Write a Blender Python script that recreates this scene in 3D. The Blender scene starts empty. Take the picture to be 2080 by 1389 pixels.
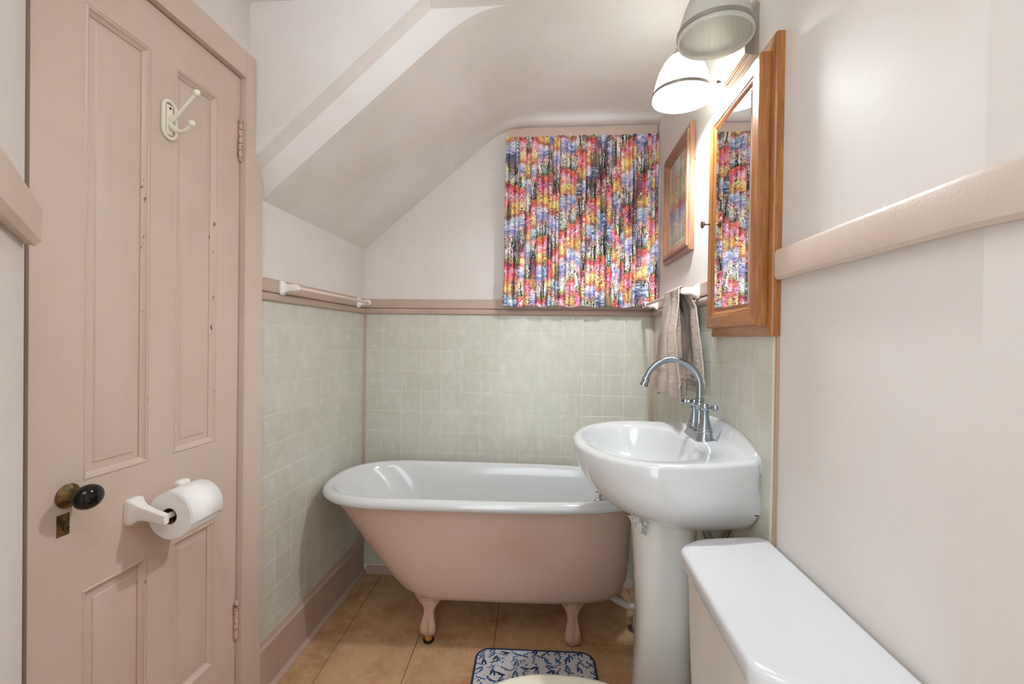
import bpy, bmesh, math, random
import numpy as np
from mathutils import Vector, Matrix

random.seed(7)
PI = math.pi
scn = bpy.context.scene
C = scn.collection

# ------------------------------------------------------------------ camera
CAMZ = 1.249
yaw, pitch, roll = 0.0850, -0.0078, 0.0142
cy, sy, cp, sp, cr, sr = math.cos(yaw), math.sin(yaw), math.cos(pitch), math.sin(pitch), math.cos(roll), math.sin(roll)
F = Vector((-sy * cp, cy * cp, sp)); R0 = Vector((cy, sy, 0)); U0 = R0.cross(F)
Rv = R0 * cr + U0 * sr; Uv = U0 * cr - R0 * sr
cam_d = bpy.data.cameras.new('camera'); cam = bpy.data.objects.new('camera', cam_d); C.objects.link(cam)
M = Matrix.Identity(4)
for i in range(3):
    M[i][0] = Rv[i]; M[i][1] = Uv[i]; M[i][2] = -F[i]
M[2][3] = CAMZ
cam.matrix_world = M
cam_d.sensor_width = 36; cam_d.lens = 934.0155 / 2080 * 36; cam_d.clip_start = 0.02
scn.camera = cam

# ------------------------------------------------------------------ world, lights, exposure
w = bpy.data.worlds.new('world'); scn.world = w; w.use_nodes = True
bg = w.node_tree.nodes['Background']; bg.inputs[0].default_value = (0.80, 0.92, 1.0, 1); bg.inputs[1].default_value = 2.15

def area(name, loc, target, size, power, col):
    l = bpy.data.lights.new(name, 'AREA'); l.shape = 'SQUARE'; l.size = size; l.energy = power; l.color = col
    o = bpy.data.objects.new(name, l); C.objects.link(o); o.location = loc
    o.rotation_euler = (Vector(target) - Vector(loc)).to_track_quat('-Z', 'Y').to_euler()
    return o
area('added_fill_light', (-0.15, 0.35, 2.22), (-0.95, 1.15, 0.75), 0.7, 3.0, (0.88, 0.96, 1.0))  # soft fill added out of view to brighten the left side, no room lamp
scn.cycles.diffuse_bounces = 10; scn.cycles.max_bounces = 16
BULB_STRENGTH = 405.0
vs = scn.view_settings
vs.view_transform = 'Standard'; vs.look = 'None'; vs.gamma = 1.0; vs.use_curve_mapping = False; vs.exposure = 1.17

# ------------------------------------------------------------------ materials
def srgb(r, g, b):
    f = lambda c: (c / 255 / 12.92) if c / 255 <= 0.04045 else ((c / 255 + 0.055) / 1.055) ** 2.4
    return (f(r), f(g), f(b), 1)

def mat(name, col, rough=0.5, metal=0.0, coat=0.0, spec=0.5, bump=None, mott=None, trans=0.0, ior=1.45, sss=0.0):
    """bump = [(scale, strength, stretch)...]; mott = (scale, colour2, amount, stretch, sharp)"""
    m = bpy.data.materials.new(name); m.use_nodes = True
    nt = m.node_tree; b = nt.nodes['Principled BSDF']; L = nt.links.new
    b.inputs['Base Color'].default_value = col; b.inputs['Roughness'].default_value = rough
    b.inputs['Metallic'].default_value = metal; b.inputs['Coat Weight'].default_value = coat
    b.inputs['Specular IOR Level'].default_value = spec; b.inputs['Transmission Weight'].default_value = trans
    b.inputs['IOR'].default_value = ior; b.inputs['Subsurface Weight'].default_value = sss
    geo = nt.nodes.new('ShaderNodeNewGeometry')
    def noise(scale, stretch, detail=5.0):
        mp = nt.nodes.new('ShaderNodeMapping'); mp.inputs['Scale'].default_value = stretch
        L(geo.outputs['Position'], mp.inputs['Vector'])
        n = nt.nodes.new('ShaderNodeTexNoise'); n.inputs['Scale'].default_value = scale; n.inputs['Detail'].default_value = detail
        L(mp.outputs[0], n.inputs['Vector']); return n
    if mott:
        lst = mott if isinstance(mott, list) else [mott]
        cur = None
        for (sc, c2, amt, stretch, lo, hi) in lst:
            n = noise(sc, stretch)
            mr = nt.nodes.new('ShaderNodeMapRange'); mr.inputs[1].default_value = lo; mr.inputs[2].default_value = hi
            mr.inputs[3].default_value = 0; mr.inputs[4].default_value = amt; mr.clamp = True
            L(n.outputs['Fac'], mr.inputs[0])
            mx = nt.nodes.new('ShaderNodeMix'); mx.data_type = 'RGBA'
            L(mr.outputs[0], mx.inputs[0])
            if cur is None: mx.inputs[6].default_value = col
            else: L(cur, mx.inputs[6])
            mx.inputs[7].default_value = c2
            cur = mx.outputs[2]
        L(cur, b.inputs['Base Color'])
    if bump:
        prev = None
        for (sc, st, stretch) in bump:
            n = noise(sc, stretch, 4.0)
            bp = nt.nodes.new('ShaderNodeBump'); bp.inputs['Strength'].default_value = st; bp.inputs['Distance'].default_value = 0.002
            L(n.outputs['Fac'], bp.inputs['Height'])
            if prev: L(prev, bp.inputs['Normal'])
            prev = bp.outputs[0]
        L(prev, b.inputs['Normal'])
    return m

ONE = (1, 1, 1)
WALLC = srgb(224, 218, 214)
m_wall = mat('wall_paint', WALLC, 0.55, spec=0.22, bump=[(9, 0.5, ONE), (90, 0.10, (1, 1, 0.35))], mott=(2.2, srgb(214, 206, 198), 0.7, ONE, 0.4, 0.7))
m_ceil = mat('ceiling_paint', srgb(236, 232, 230), 0.55, bump=[(7, 0.6, ONE), (60, 0.15, ONE)], mott=(2.5, srgb(222, 216, 209), 0.8, ONE, 0.4, 0.7))
m_pink = mat('pink_paint', srgb(208, 189, 175), 0.36, bump=[(50, 0.22, (1, 1, 0.12)), (160, 0.2, ONE)], mott=[(3.0, srgb(201, 180, 164), 0.7, ONE, 0.4, 0.7), (9, srgb(185, 152, 132), 0.35, (1, 1, 0.3), 0.62, 0.8)])
m_trim = mat('trim_paint', srgb(186, 163, 147), 0.38, bump=[(60, 0.25, (1, 0.2, 1)), (160, 0.2, ONE)], mott=(5, srgb(174, 149, 132), 0.6, ONE, 0.45, 0.75))
m_gap = mat('dark_gap', srgb(60, 42, 34), 0.8)
m_jamb = mat('brown_jamb', srgb(158, 122, 99), 0.5, mott=(14, srgb(120, 85, 62), 0.8, (1, 1, 0.15), 0.45, 0.65))  # brown with darker upright streaks
m_tile = mat('marbled_tileboard', srgb(202, 200, 188), 0.3, coat=0.08, mott=[(7, srgb(195, 193, 178), 0.85, (1, 1, 0.75), 0.42, 0.66), (26, srgb(219, 219, 206), 0.5, (1.3, 1, 0.7), 0.5, 0.75), (13, srgb(196, 190, 168), 0.35, (1, 1, 0.5), 0.55, 0.75)])
m_joint = mat('tileboard_joint', srgb(226, 223, 207), 0.4)
m_floor = mat('stone_floor_tile', srgb(200, 161, 120), 0.34, bump=[(30, 0.25, ONE)],
              mott=[(6, srgb(170, 126, 84), 0.85, ONE, 0.42, 0.68), (20, srgb(206, 174, 132), 0.75, ONE, 0.5, 0.72), (45, srgb(128, 86, 52), 0.6, ONE, 0.6, 0.78)])
m_grout = mat('dark_grout', srgb(74, 50, 32), 0.8)
m_enamel = mat('white_enamel', srgb(216, 217, 217), 0.12, coat=0.5)
m_porc = mat('white_porcelain', srgb(210, 211, 212), 0.07, coat=0.6)
m_porc_grey = mat('pedestal_porcelain', srgb(226, 225, 221), 0.1, coat=0.5, mott=(6, srgb(218, 217, 210), 0.5, ONE, 0.45, 0.7))
m_tank = mat('tank_porcelain', srgb(212, 213, 215), 0.16, coat=0.4)
m_tankb = mat('tank_body_porcelain', srgb(218, 210, 200), 0.25, mott=(7, srgb(206, 198, 190), 0.6, ONE, 0.45, 0.7))
m_tub = mat('tub_pink_paint', srgb(200, 172, 156), 0.42, bump=[(40, 0.2, ONE)], mott=[(4, srgb(190, 158, 138), 0.6, ONE, 0.42, 0.7), (60, srgb(160, 122, 104), 0.5, ONE, 0.72, 0.8)])
m_foot = mat('shaded_foot_paint', srgb(188, 154, 132), 0.42, bump=[(90, 0.3, ONE)])  # darkened paint: the shade on the feet is put into the colour
m_cream = mat('cream_seat_plastic', srgb(232, 226, 208), 0.3, coat=0.2)
m_chrome = mat('chrome', srgb(205, 208, 212), 0.06, metal=1.0)
m_dchrome = mat('brushed_chrome', srgb(166, 174, 182), 0.2, metal=1.0)
m_brass = mat('aged_brass', srgb(132, 104, 62), 0.42, metal=0.85, bump=[(220, 0.8, ONE)], mott=(60, srgb(60, 46, 30), 0.8, ONE, 0.45, 0.6))
m_knob = mat('antique_brass_knob', srgb(128, 108, 76), 0.3, metal=0.9)
m_black = mat('black_glazed_clay', srgb(9, 9, 12), 0.06, coat=0.1)
m_chip = mat('chipped_pink_paint', srgb(208, 186, 171), 0.4, bump=[(50, 0.22, (1, 1, 0.12))], mott=(70, srgb(92, 62, 46), 0.85, (1, 1, 0.35), 0.66, 0.69))
m_plastic = mat('ivory_plastic', srgb(240, 236, 220), 0.25)
m_whitecer = mat('white_ceramic', srgb(240, 236, 230), 0.18, coat=0.3)
m_bar = mat('translucent_bar_plastic', srgb(224, 204, 190), 0.25)
m_paper = mat('toilet_paper', srgb(244, 242, 242), 0.9, bump=[(300, 0.25, ONE)])
m_card = mat('cardboard_core', srgb(120, 100, 84), 0.9)
m_towel = mat('taupe_terry', srgb(196, 180, 168), 0.95, spec=0.1, bump=[(520, 0.9, ONE)], mott=(300, srgb(168, 150, 137), 0.5, ONE, 0.45, 0.65))
m_nickel = mat('brushed_nickel', srgb(170, 166, 158), 0.28, metal=0.9)
m_lightplate = mat('fixture_plate_nickel', srgb(176, 168, 156), 0.35, metal=0.6)
m_mirror = mat('mirror_glass', (0.86, 0.88, 0.88, 1), 0.015, metal=1.0)
m_rubber = mat('black_rubber', srgb(20, 18, 18), 0.5)
m_blockw = mat('wood_block', srgb(176, 120, 58), 0.5)
m_hose = mat('braided_hose', srgb(120, 108, 98), 0.35, metal=0.7, bump=[(400, 0.8, ONE)])
m_pvc = mat('white_pipe', srgb(214, 206, 196), 0.4)
m_matedge = mat('navy_binding', srgb(42, 52, 84), 0.8)
m_hinge = mat('painted_hinge', srgb(206, 176, 158), 0.5, bump=[(160, 0.8, ONE)], mott=(60, srgb(96, 66, 50), 0.9, ONE, 0.6, 0.64))
m_hinge_leaf = mat('bare_hinge_leaf', srgb(160, 128, 96), 0.5, mott=(40, srgb(196, 160, 142), 0.9, ONE, 0.45, 0.6))

def wood(name, axis, base, dark, light):
    st = [9, 9, 9]; st[axis] = 0.7
    return mat(name, base, 0.33, coat=0.25, mott=[(5, dark, 0.75, tuple(st), 0.42, 0.66), (13, light, 0.55, tuple(st), 0.5, 0.7), (30, dark, 0.5, tuple(st), 0.58, 0.7)], bump=[(16, 0.3, tuple(st))])
OAK = (srgb(166, 108, 56), srgb(122, 70, 32), srgb(190, 136, 80))
m_oak_z = wood('oak_upright_grain', 2, *OAK); m_oak_y = wood('oak_level_grain', 1, *OAK)
OAK2 = (srgb(158, 112, 84), srgb(112, 74, 54), srgb(178, 136, 106))
m_oak2_z = wood('brown_oak_upright', 2, *OAK2); m_oak2_y = wood('brown_oak_level', 1, *OAK2)

def mat_attr(name, rough, sheen=0.0, bump=None):
    m = mat(name, (1, 1, 1, 1), rough, bump=bump, spec=0.25); nt = m.node_tree
    a = nt.nodes.new('ShaderNodeVertexColor'); a.layer_name = 'print'
    nt.links.new(a.outputs[0], nt.nodes['Principled BSDF'].inputs['Base Color']); return m
m_curtain = mat_attr('printed_cotton', 0.85, bump=[(700, 0.1, ONE)])
m_matprint = mat_attr('printed_mat_fabric', 0.9, bump=[(500, 0.2, ONE)])
m_art = mat_attr('painted_landscape', 0.6)

def glassy(name, tint, fac=0.0):
    m = bpy.data.materials.new(name); m.use_nodes = True; nt = m.node_tree; nt.nodes.clear(); L = nt.links.new
    out = nt.nodes.new('ShaderNodeOutputMaterial'); mx = nt.nodes.new('ShaderNodeMixShader')
    t = nt.nodes.new('ShaderNodeBsdfTransparent'); t.inputs[0].default_value = tint
    g = nt.nodes.new('ShaderNodeBsdfGlossy'); g.inputs['Roughness'].default_value = 0.02
    fr = nt.nodes.new('ShaderNodeFresnel'); fr.inputs[0].default_value = 1.55
    gg = nt.nodes.new('ShaderNodeNewGeometry'); mm = nt.nodes.new('ShaderNodeMath'); mm.operation = 'SUBTRACT'; mm.inputs[0].default_value = 1.0; m3 = nt.nodes.new('ShaderNodeMath'); m3.operation = 'MULTIPLY'
    L(gg.outputs['Backfacing'], mm.inputs[1]); L(mm.outputs[0], m3.inputs[0]); L(fr.outputs[0], m3.inputs[1]); L(m3.outputs[0], mx.inputs[0]); L(t.outputs[0], mx.inputs[1]); L(g.outputs[0], mx.inputs[2]); L(mx.outputs[0], out.inputs[0]); return m
m_glass = glassy('clear_pane_glass', (0.97, 0.98, 0.97, 1))

def shade_mat():
    m = bpy.data.materials.new('ribbed_opal_glass'); m.use_nodes = True; nt = m.node_tree; nt.nodes.clear(); L = nt.links.new
    out = nt.nodes.new('ShaderNodeOutputMaterial')
    d = nt.nodes.new('ShaderNodeBsdfDiffuse'); d.inputs[0].default_value = srgb(214, 215, 209)
    t = nt.nodes.new('ShaderNodeBsdfTranslucent'); t.inputs[0].default_value = srgb(238, 240, 236)
    g = nt.nodes.new('ShaderNodeBsdfGlossy'); g.inputs['Roughness'].default_value = 0.12
    m1 = nt.nodes.new('ShaderNodeMixShader'); m1.inputs[0].default_value = 0.5
    m2 = nt.nodes.new('ShaderNodeMixShader'); m2.inputs[0].default_value = 0.07
    L(d.outputs[0], m1.inputs[1]); L(t.outputs[0], m1.inputs[2]); L(m1.outputs[0], m2.inputs[1]); L(g.outputs[0], m2.inputs[2]); L(m2.outputs[0], out.inputs[0])
    return m
m_shade = shade_mat()
def emis(name, col, s):
    m = bpy.data.materials.new(name); m.use_nodes = True; b = m.node_tree.nodes['Principled BSDF']
    b.inputs['Base Color'].default_value = (0.9, 0.9, 0.9, 1); b.inputs['Emission Color'].default_value = col; b.inputs['Emission Strength'].default_value = s; return m
m_bulb = emis('lit_bulb', (0.88, 0.95, 1.0, 1), BULB_STRENGTH)
m_crumple = mat('crumpled_clear_plastic', srgb(214, 210, 202), 0.3, spec=0.7)

# ------------------------------------------------------------------ mesh helpers
def wloc(o):
    v = Vector((0, 0, 0))
    while o is not None:
        v += o.location; o = o.parent
    return v

def obj(name, bm, m, parent=None, smooth=35, base=None):
    """bm holds room coordinates; base = origin for a top-level mesh"""
    me = bpy.data.meshes.new(name)
    if isinstance(bm, bmesh.types.BMesh):
        bmesh.ops.recalc_face_normals(bm, faces=bm.faces[:])
        off = wloc(parent) if parent else Vector(base or (0, 0, 0))
        bmesh.ops.translate(bm, verts=bm.verts[:], vec=-off)
        bm.to_mesh(me); bm.free()
    me.materials.append(m)
    if smooth:
        me.polygons.foreach_set('use_smooth', [True] * len(me.polygons))
        me.set_sharp_from_angle(angle=math.radians(smooth))
    o = bpy.data.objects.new(name, me); C.objects.link(o)
    if parent: o.parent = parent
    elif base: o.location = base
    return o

def thing(name, label, cat, loc=(0, 0, 0), group=None):
    o = bpy.data.objects.new(name, None); C.objects.link(o); o.location = loc; o.empty_display_size = 0.05
    return tag(o, label, cat, group)
def tag(o, label, cat, group=None):
    o['label'] = label; o['category'] = cat
    if group: o['group'] = group
    return o
def struct(o, label=None, cat=None):
    o['kind'] = 'structure'
    if label: o['label'] = label
    if cat: o['category'] = cat
    return o

def B(): return bmesh.new()
def box(bm, x0, x1, y0, y1, z0, z1, bev=0.0, seg=2):
    r = bmesh.ops.create_cube(bm, size=1.0); vs_ = r['verts']
    for v in vs_:
        v.co = Vector(((x0 + x1) / 2 + v.co.x * (x1 - x0), (y0 + y1) / 2 + v.co.y * (y1 - y0), (z0 + z1) / 2 + v.co.z * (z1 - z0)))
    if bev > 0:
        es = list({e for v in vs_ for e in v.link_edges})
        bmesh.ops.bevel(bm, geom=es, offset=bev, segments=seg, affect='EDGES', profile=0.5)
    return bm
def prism(bm, poly, f0, f1, close=True):
    """poly 2D points; f0/f1 map (a,b)->3D for the two ends"""
    a = [bm.verts.new(f0(*p)) for p in poly]; b = [bm.verts.new(f1(*p)) for p in poly]; n = len(poly)
    for i in range(n):
        bm.faces.new((a[i], a[(i + 1) % n], b[(i + 1) % n], b[i]))
    bm.faces.new(a); bm.faces.new(b[::-1]); return bm
def loft(bm, rings, cap0=True, cap1=True):
    rs = [[bm.verts.new(p) for p in r] for r in rings]; n = len(rs[0])
    for k in range(len(rs) - 1):
        for i in range(n):
            j = (i + 1) % n
            bm.faces.new((rs[k][i], rs[k][j], rs[k + 1][j], rs[k + 1][i]))
    if cap0: bm.faces.new(rs[0][::-1])
    if cap1: bm.faces.new(rs[-1])
    return bm
def frame_of(d):
    d = d.normalized(); up = Vector((0, 0, 1)) if abs(d.z) < 0.9 else Vector((0, 1, 0))
    a = d.cross(up).normalized(); return a, a.cross(d)
def tube(bm, pts, rad, n=14, caps=True):
    pts = [Vector(p) for p in pts]; k = len(pts)
    if not hasattr(rad, '__len__'): rad = [rad] * k
    rings = []; a = None
    for i in range(k):
        d = (pts[min(i + 1, k - 1)] - pts[max(i - 1, 0)]).normalized()
        if a is None: a, b = frame_of(d)
        else:
            a = (a - d * a.dot(d)).normalized(); b = a.cross(d)
        rings.append([pts[i] + (a * math.cos(t) + b * math.sin(t)) * rad[i] for t in [2 * PI * q / n for q in range(n)]])
    return loft(bm, rings, caps, caps)
def lathe(bm, prof, origin, axis=(0, 0, 1), n=32, sx=1.0, sy=1.0):
    """prof = [(r, h)]; closed with caps"""
    o = Vector(origin); d = Vector(axis).normalized(); a, b = frame_of(d)
    return loft(bm, [[o + d * h + (a * math.cos(t) * sx + b * math.sin(t) * sy) * max(r, 1e-5) for t in [2 * PI * q / n for q in range(n)]] for r, h in prof])
def smooth_pts(pts, sub=6, closed=False):
    """Catmull-Rom"""
    P = [Vector(p) for p in pts]; n = len(P); out = []
    rng = range(n if closed else n - 1)
    for i in rng:
        g = (lambda q: P[q % n]) if closed else (lambda q: P[max(0, min(n - 1, q))])
        p0, p1, p2, p3 = g(i - 1), g(i), g(i + 1), g(i + 2)
        for s in range(sub):
            t = s / sub
            out.append(0.5 * ((2 * p1) + (-p0 + p2) * t + (2 * p0 - 5 * p1 + 4 * p2 - p3) * t * t + (-p0 + 3 * p1 - 3 * p2 + p3) * t ** 3))
    if not closed: out.append(P[-1])
    return out
def frame_pieces(rect, prof, P):
    """mitred frame; rect=(a0,a1,b0,b1); prof=[(inset,height)] outer->inner; returns four bmeshes bottom,right,top,left"""
    a0, a1, b0, b1 = rect; cs = [(a0, b0), (a1, b0), (a1, b1), (a0, b1)]; dg = [(1, 1), (-1, 1), (-1, -1), (1, -1)]
    res = []
    for k in range(4):
        bm = B(); j = (k + 1) % 4
        r0 = [P(cs[k][0] + dg[k][0] * i, cs[k][1] + dg[k][1] * i, h) for i, h in prof]
        r1 = [P(cs[j][0] + dg[j][0] * i, cs[j][1] + dg[j][1] * i, h) for i, h in prof]
        loft(bm, [r0, r1]); res.append(bm)
    return res
def grid_obj(name, X, m, parent=None, colors=None, closed_u=False, base=None):
    """X: (nv, nu, 3) numpy array"""
    nv, nu, _ = X.shape
    off = np.array(wloc(parent) if parent else (base or (0, 0, 0)))
    X = X - off
    me = bpy.data.meshes.new(name); idx = np.arange(nv * nu).reshape(nv, nu)
    q = np.stack([idx[:-1, :-1], idx[:-1, 1:], idx[1:, 1:], idx[1:, :-1]], -1).reshape(-1, 4)
    me.vertices.add(nv * nu); me.vertices.foreach_set('co', X.reshape(-1).astype(np.float32))
    me.loops.add(len(q) * 4); me.loops.foreach_set('vertex_index', q.reshape(-1).astype(np.int32))
    me.polygons.add(len(q)); me.polygons.foreach_set('loop_start', (np.arange(len(q)) * 4).astype(np.int32))
    me.update(calc_edges=True); me.validate()
    me.polygons.foreach_set('use_smooth', [True] * len(me.polygons))
    if colors is not None:
        ca = me.color_attributes.new('print', 'FLOAT_COLOR', 'POINT')
        ca.data.foreach_set('color', np.concatenate([colors.reshape(-1, 3), np.ones((nv * nu, 1))], 1).reshape(-1).astype(np.float32))
    me.materials.append(m)
    o = bpy.data.objects.new(name, me); C.objects.link(o)
    if parent: o.parent = parent
    elif base: o.location = base
    return o

# numpy value noise
def vn(x, y, seed=0):
    xi = np.floor(x).astype(np.int64); yi = np.floor(y).astype(np.int64); fx = x - xi; fy = y - yi
    fx = fx * fx * (3 - 2 * fx); fy = fy * fy * (3 - 2 * fy)
    def h(a, b):
        n = (a * 374761393 + b * 668265263 + seed * 974634777) & 0xffffffff
        n = ((n ^ (n >> 13)) * 1274126177) & 0xffffffff
        return ((n ^ (n >> 16)) & 0xffff) / 65535.0
    return (h(xi, yi) * (1 - fx) + h(xi + 1, yi) * fx) * (1 - fy) + (h(xi, yi + 1) * (1 - fx) + h(xi + 1, yi + 1) * fx) * fy
def fbm(x, y, seed=0, o=3):
    s = 0; a = 0.5; t = 0
    for k in range(o):
        s = s + a * vn(x * 2 ** k, y * 2 ** k, seed + k); t += a; a *= 0.5
    return s / t
def lin(c): return np.array(srgb(*c)[:3])

# ------------------------------------------------------------------ room shell
XL, XR, YB, ZC = -0.99, 0.516, 2.36, 2.3275
SL = 0.848; ZK = 1.707
YN = -0.9                      # the room goes on behind the camera

bm = B(); box(bm, -1.12, 0.72, YN, YB + 0.1, -0.06, -0.004)
floor = struct(obj('floor', bm, m_grout, smooth=0))
def clip(poly, axis, val, keep_less):
    out = []
    for i in range(len(poly)):
        p, q = poly[i], poly[(i + 1) % len(poly)]
        ip = (p[axis] <= val) == keep_less or p[axis] == val; iq = (q[axis] <= val) == keep_less or q[axis] == val
        if ip: out.append(p)
        if ip != iq:
            t = (val - p[axis]) / (q[axis] - p[axis]); out.append((p[0] + (q[0] - p[0]) * t, p[1] + (q[1] - p[1]) * t))
    return out
ang = 0.041; ca, sa = math.cos(ang), math.sin(ang); o0 = (-0.532, 1.867); pt = 0.3165; g = 0.0014
def uvw(i, j): return (o0[0] + i * pt * ca - j * pt * sa, o0[1] + i * pt * sa + j * pt * ca)
for i in range(-3, 5):
    for j in range(-9, 3):
        poly = [(uvw(i, j)), uvw(i + 1, j), uvw(i + 1, j + 1), uvw(i, j + 1)]
        c = (sum(p[0] for p in poly) / 4, sum(p[1] for p in poly) / 4)
        poly = [(c[0] + (p[0] - c[0]) * (1 - 2 * g / pt), c[1] + (p[1] - c[1]) * (1 - 2 * g / pt)) for p in poly]
        for ax, v, kl in ((0, -0.985, False), (0, 0.514, True), (1, YN + 0.02, False), (1, YB - 0.004, True)):
            if len(poly) > 2: poly = clip(poly, ax, v, kl)
        if len(poly) < 3: continue
        area_ = abs(sum(poly[k][0] * poly[(k + 1) % len(poly)][1] - poly[(k + 1) % len(poly)][0] * poly[k][1] for k in range(len(poly)))) / 2
        if area_ < 2e-4: continue
        bm = B(); dz = random.uniform(-0.0006, 0.0)
        prism(bm, poly, lambda a, b: (a, b, -0.0045), lambda a, b, d=dz: (a, b, d))
        obj('tile', bm, m_floor, floor, smooth=0)

# left wall with the door opening
DY0, DY1, DZ = 0.786, 1.374, 2.056
bm = B()
box(bm, -1.12, XL, DY1 + 0.004, YB + 0.1, 0, 2.36)
box(bm, -1.12, XL, 0.70, DY1 + 0.004, DZ + 0.006, 2.36)
wall_left = struct(obj('wall_left', bm, m_wall, smooth=0))
bm = B(); prism(bm, [(-0.859, 0.681), (-0.52, 0.342), (-0.56, YN), (-1.12, YN), (-1.12, 0.681)], lambda a, b: (a, b, 0), lambda a, b: (a, b, 2.36))
struct(obj('wall_front_left', bm, m_wall, smooth=0))
bm = B(); box(bm, -1.12, 0.72, YB, YB + 0.1, 0, 1.50); box(bm, -1.12, -0.165, YB, YB + 0.1, 1.50, 2.36); box(bm, 0.43, 0.72, YB, YB + 0.1, 1.50, 2.36); box(bm, -0.165, 0.43, YB, YB + 0.1, 2.22, 2.36)
wall_back = struct(obj('wall_back', bm, m_wall, smooth=0))
bm = B()
prism(bm, [(XR, YB + 0.1), (XR, 0.599), (XR + 0.014, 0.53), (XR + 0.10, 0.10), (XR + 0.2, YN), (0.78, YN), (0.78, YB + 0.1)], lambda a, b: (a, b, 0), lambda a, b: (a, b, 2.36))
wall_right = struct(obj('wall_right', bm, m_wall, smooth=0))
bm = B(); box(bm, 0.02, 0.70, -0.52, -0.42, 0, 2.36); struct(obj('light_blocker_right', bm, m_wall, smooth=0))  # unseen blocker, added to cut the world light on the right side
bm = B(); box(bm, -1.12, 0.78, YN, YB + 0.1, ZC, 2.40)
# sloped part behind the bulkhead: knee at the left wall rising to the flat ceiling with a soft cove
prof = [(-1.0, ZK - SL * 0.01)]
p0 = Vector((-0.36, ZK + SL * 0.63)); p1 = Vector((-0.258, ZC)); p2 = Vector((-0.14, ZC))
for k in range(9):
    t = k / 8; q = p0 * (1 - t) ** 2 + p1 * 2 * t * (1 - t) + p2 * t * t; prof.append((q.x, q.y - (0.0006 if k == 8 else 0)))
prof += [(-0.14, 2.35), (-1.0, 2.35)]
prism(bm, prof, lambda a, b: (a, 1.49, b), lambda a, b: (a, YB + 0.02, b))
ceiling = struct(obj('ceiling', bm, m_ceil, smooth=20))
bm = B(); prism(bm, [(-1.0, 1.802), (XL, 1.811), (-0.405, ZC + 0.001), (-0.405, 2.34), (-1.0, 2.34)], lambda a, b: (a, 1.422, b), lambda a, b: (a, 1.4905, b))
struct(obj('wall_upper_left', bm, m_ceil, smooth=0))

# ------------------------------------------------------------------ tileboard panels and their tiles
TP = 0.1042; TZ = 0.1054; TT = 0.0012
rows = []
z = 1.367
edges_z = [1.367] + [1.283 - TZ * k for k in range(0, 13)]
edges_z = [e for e in edges_z if e > 0.05] + [0.042]
tile_cache = {}
def tile_mesh(wd, ht, plane, bot):
    key = (round(wd, 4), round(ht, 4), plane, 0)
    if key in tile_cache: return tile_cache[key]
    bm = B(); e = 0.0012; c = 0.0008
    a0, a1, b0, b1 = -wd / 2 + e, wd / 2 - e, -ht / 2 + e, ht / 2 - e
    r0 = [(a0, b0, 0), (a1, b0, 0), (a1, b1, 0), (a0, b1, 0)]; r1 = [(p[0], p[1], TT * 0.6) for p in r0]
    r2 = [(a0 + c, b0 + c, TT), (a1 - c, b0 + c, TT), (a1 - c, b1 - c, TT), (a0 + c, b1 - c, TT)]
    mp = {'back': lambda p: (p[0], -p[2], p[1]), 'left': lambda p: (p[2], p[0], p[1]), 'right': lambda p: (-p[2], p[0], p[1])}[plane]
    loft(bm, [[mp(p) for p in r] for r in (r0, r1, r2)])
    bmesh.ops.recalc_face_normals(bm, faces=bm.faces[:])
    me = bpy.data.meshes.new('tile'); bm.to_mesh(me); bm.free(); me.materials.append(m_tile); tile_cache[key] = me; return me
def tiles(parent, plane, edges_a, fix):
    for k in range(len(edges_z) - 1):
        zt, zb = edges_z[k], edges_z[k + 1]
        if zt - zb < 0.012: continue
        for i in range(len(edges_a) - 1):
            a0, a1 = edges_a[i], edges_a[i + 1]
            if a1 - a0 < 0.01: continue
            o = bpy.data.objects.new('tile', tile_mesh(a1 - a0, zt - zb, plane, zb)); C.objects.link(o); o.parent = parent
            c = ((a0 + a1) / 2, (zt + zb) / 2)
            o.location = (c[0], fix, c[1]) if plane == 'back' else (fix, c[0], c[1])
BT = 0.003
ex = [-0.975] + [-0.882 + TP * k for k in range(14)]; ex = [e for e in ex if e < 0.495] + [0.496]
bm = B(); box(bm, XL + BT + 0.001, XR - BT - 0.001, YB - BT, YB + 0.001, 0.03, 1.375); pb = struct(obj('wall_back_tileboard', bm, m_joint, wall_back, smooth=0))
tiles(pb, 'back', ex, YB - BT)
bm = B(); box(bm, XL - 0.001, XL + BT, 1.46, YB - 0.001, 0.03, 1.375); pl = struct(obj('wall_left_tileboard', bm, m_joint, wall_left, smooth=0))
el = [1.472] + [1.58 + 0.106 * k for k in range(9)]; el = [e for e in el if e < 2.345] + [2.352]
tiles(pl, 'left', el, XL + BT)
bm = B(); box(bm, XR - BT, XR + 0.001, 1.096, YB - 0.001, 0.03, 1.375); prt = struct(obj('wall_right_tileboard', bm, m_joint, wall_right, smooth=0))
er = [1.112] + [1.214 + 0.1008 * k for k in range(12)]; er = [e for e in er if e < 2.345] + [2.352]
tiles(prt, 'right', er, XR - BT)

# trims --------------------------------------------------------------
def tr(n, bm, m=m_trim, sm=30): return struct(obj('trim_%d' % n, bm, m, smooth=sm))
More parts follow.
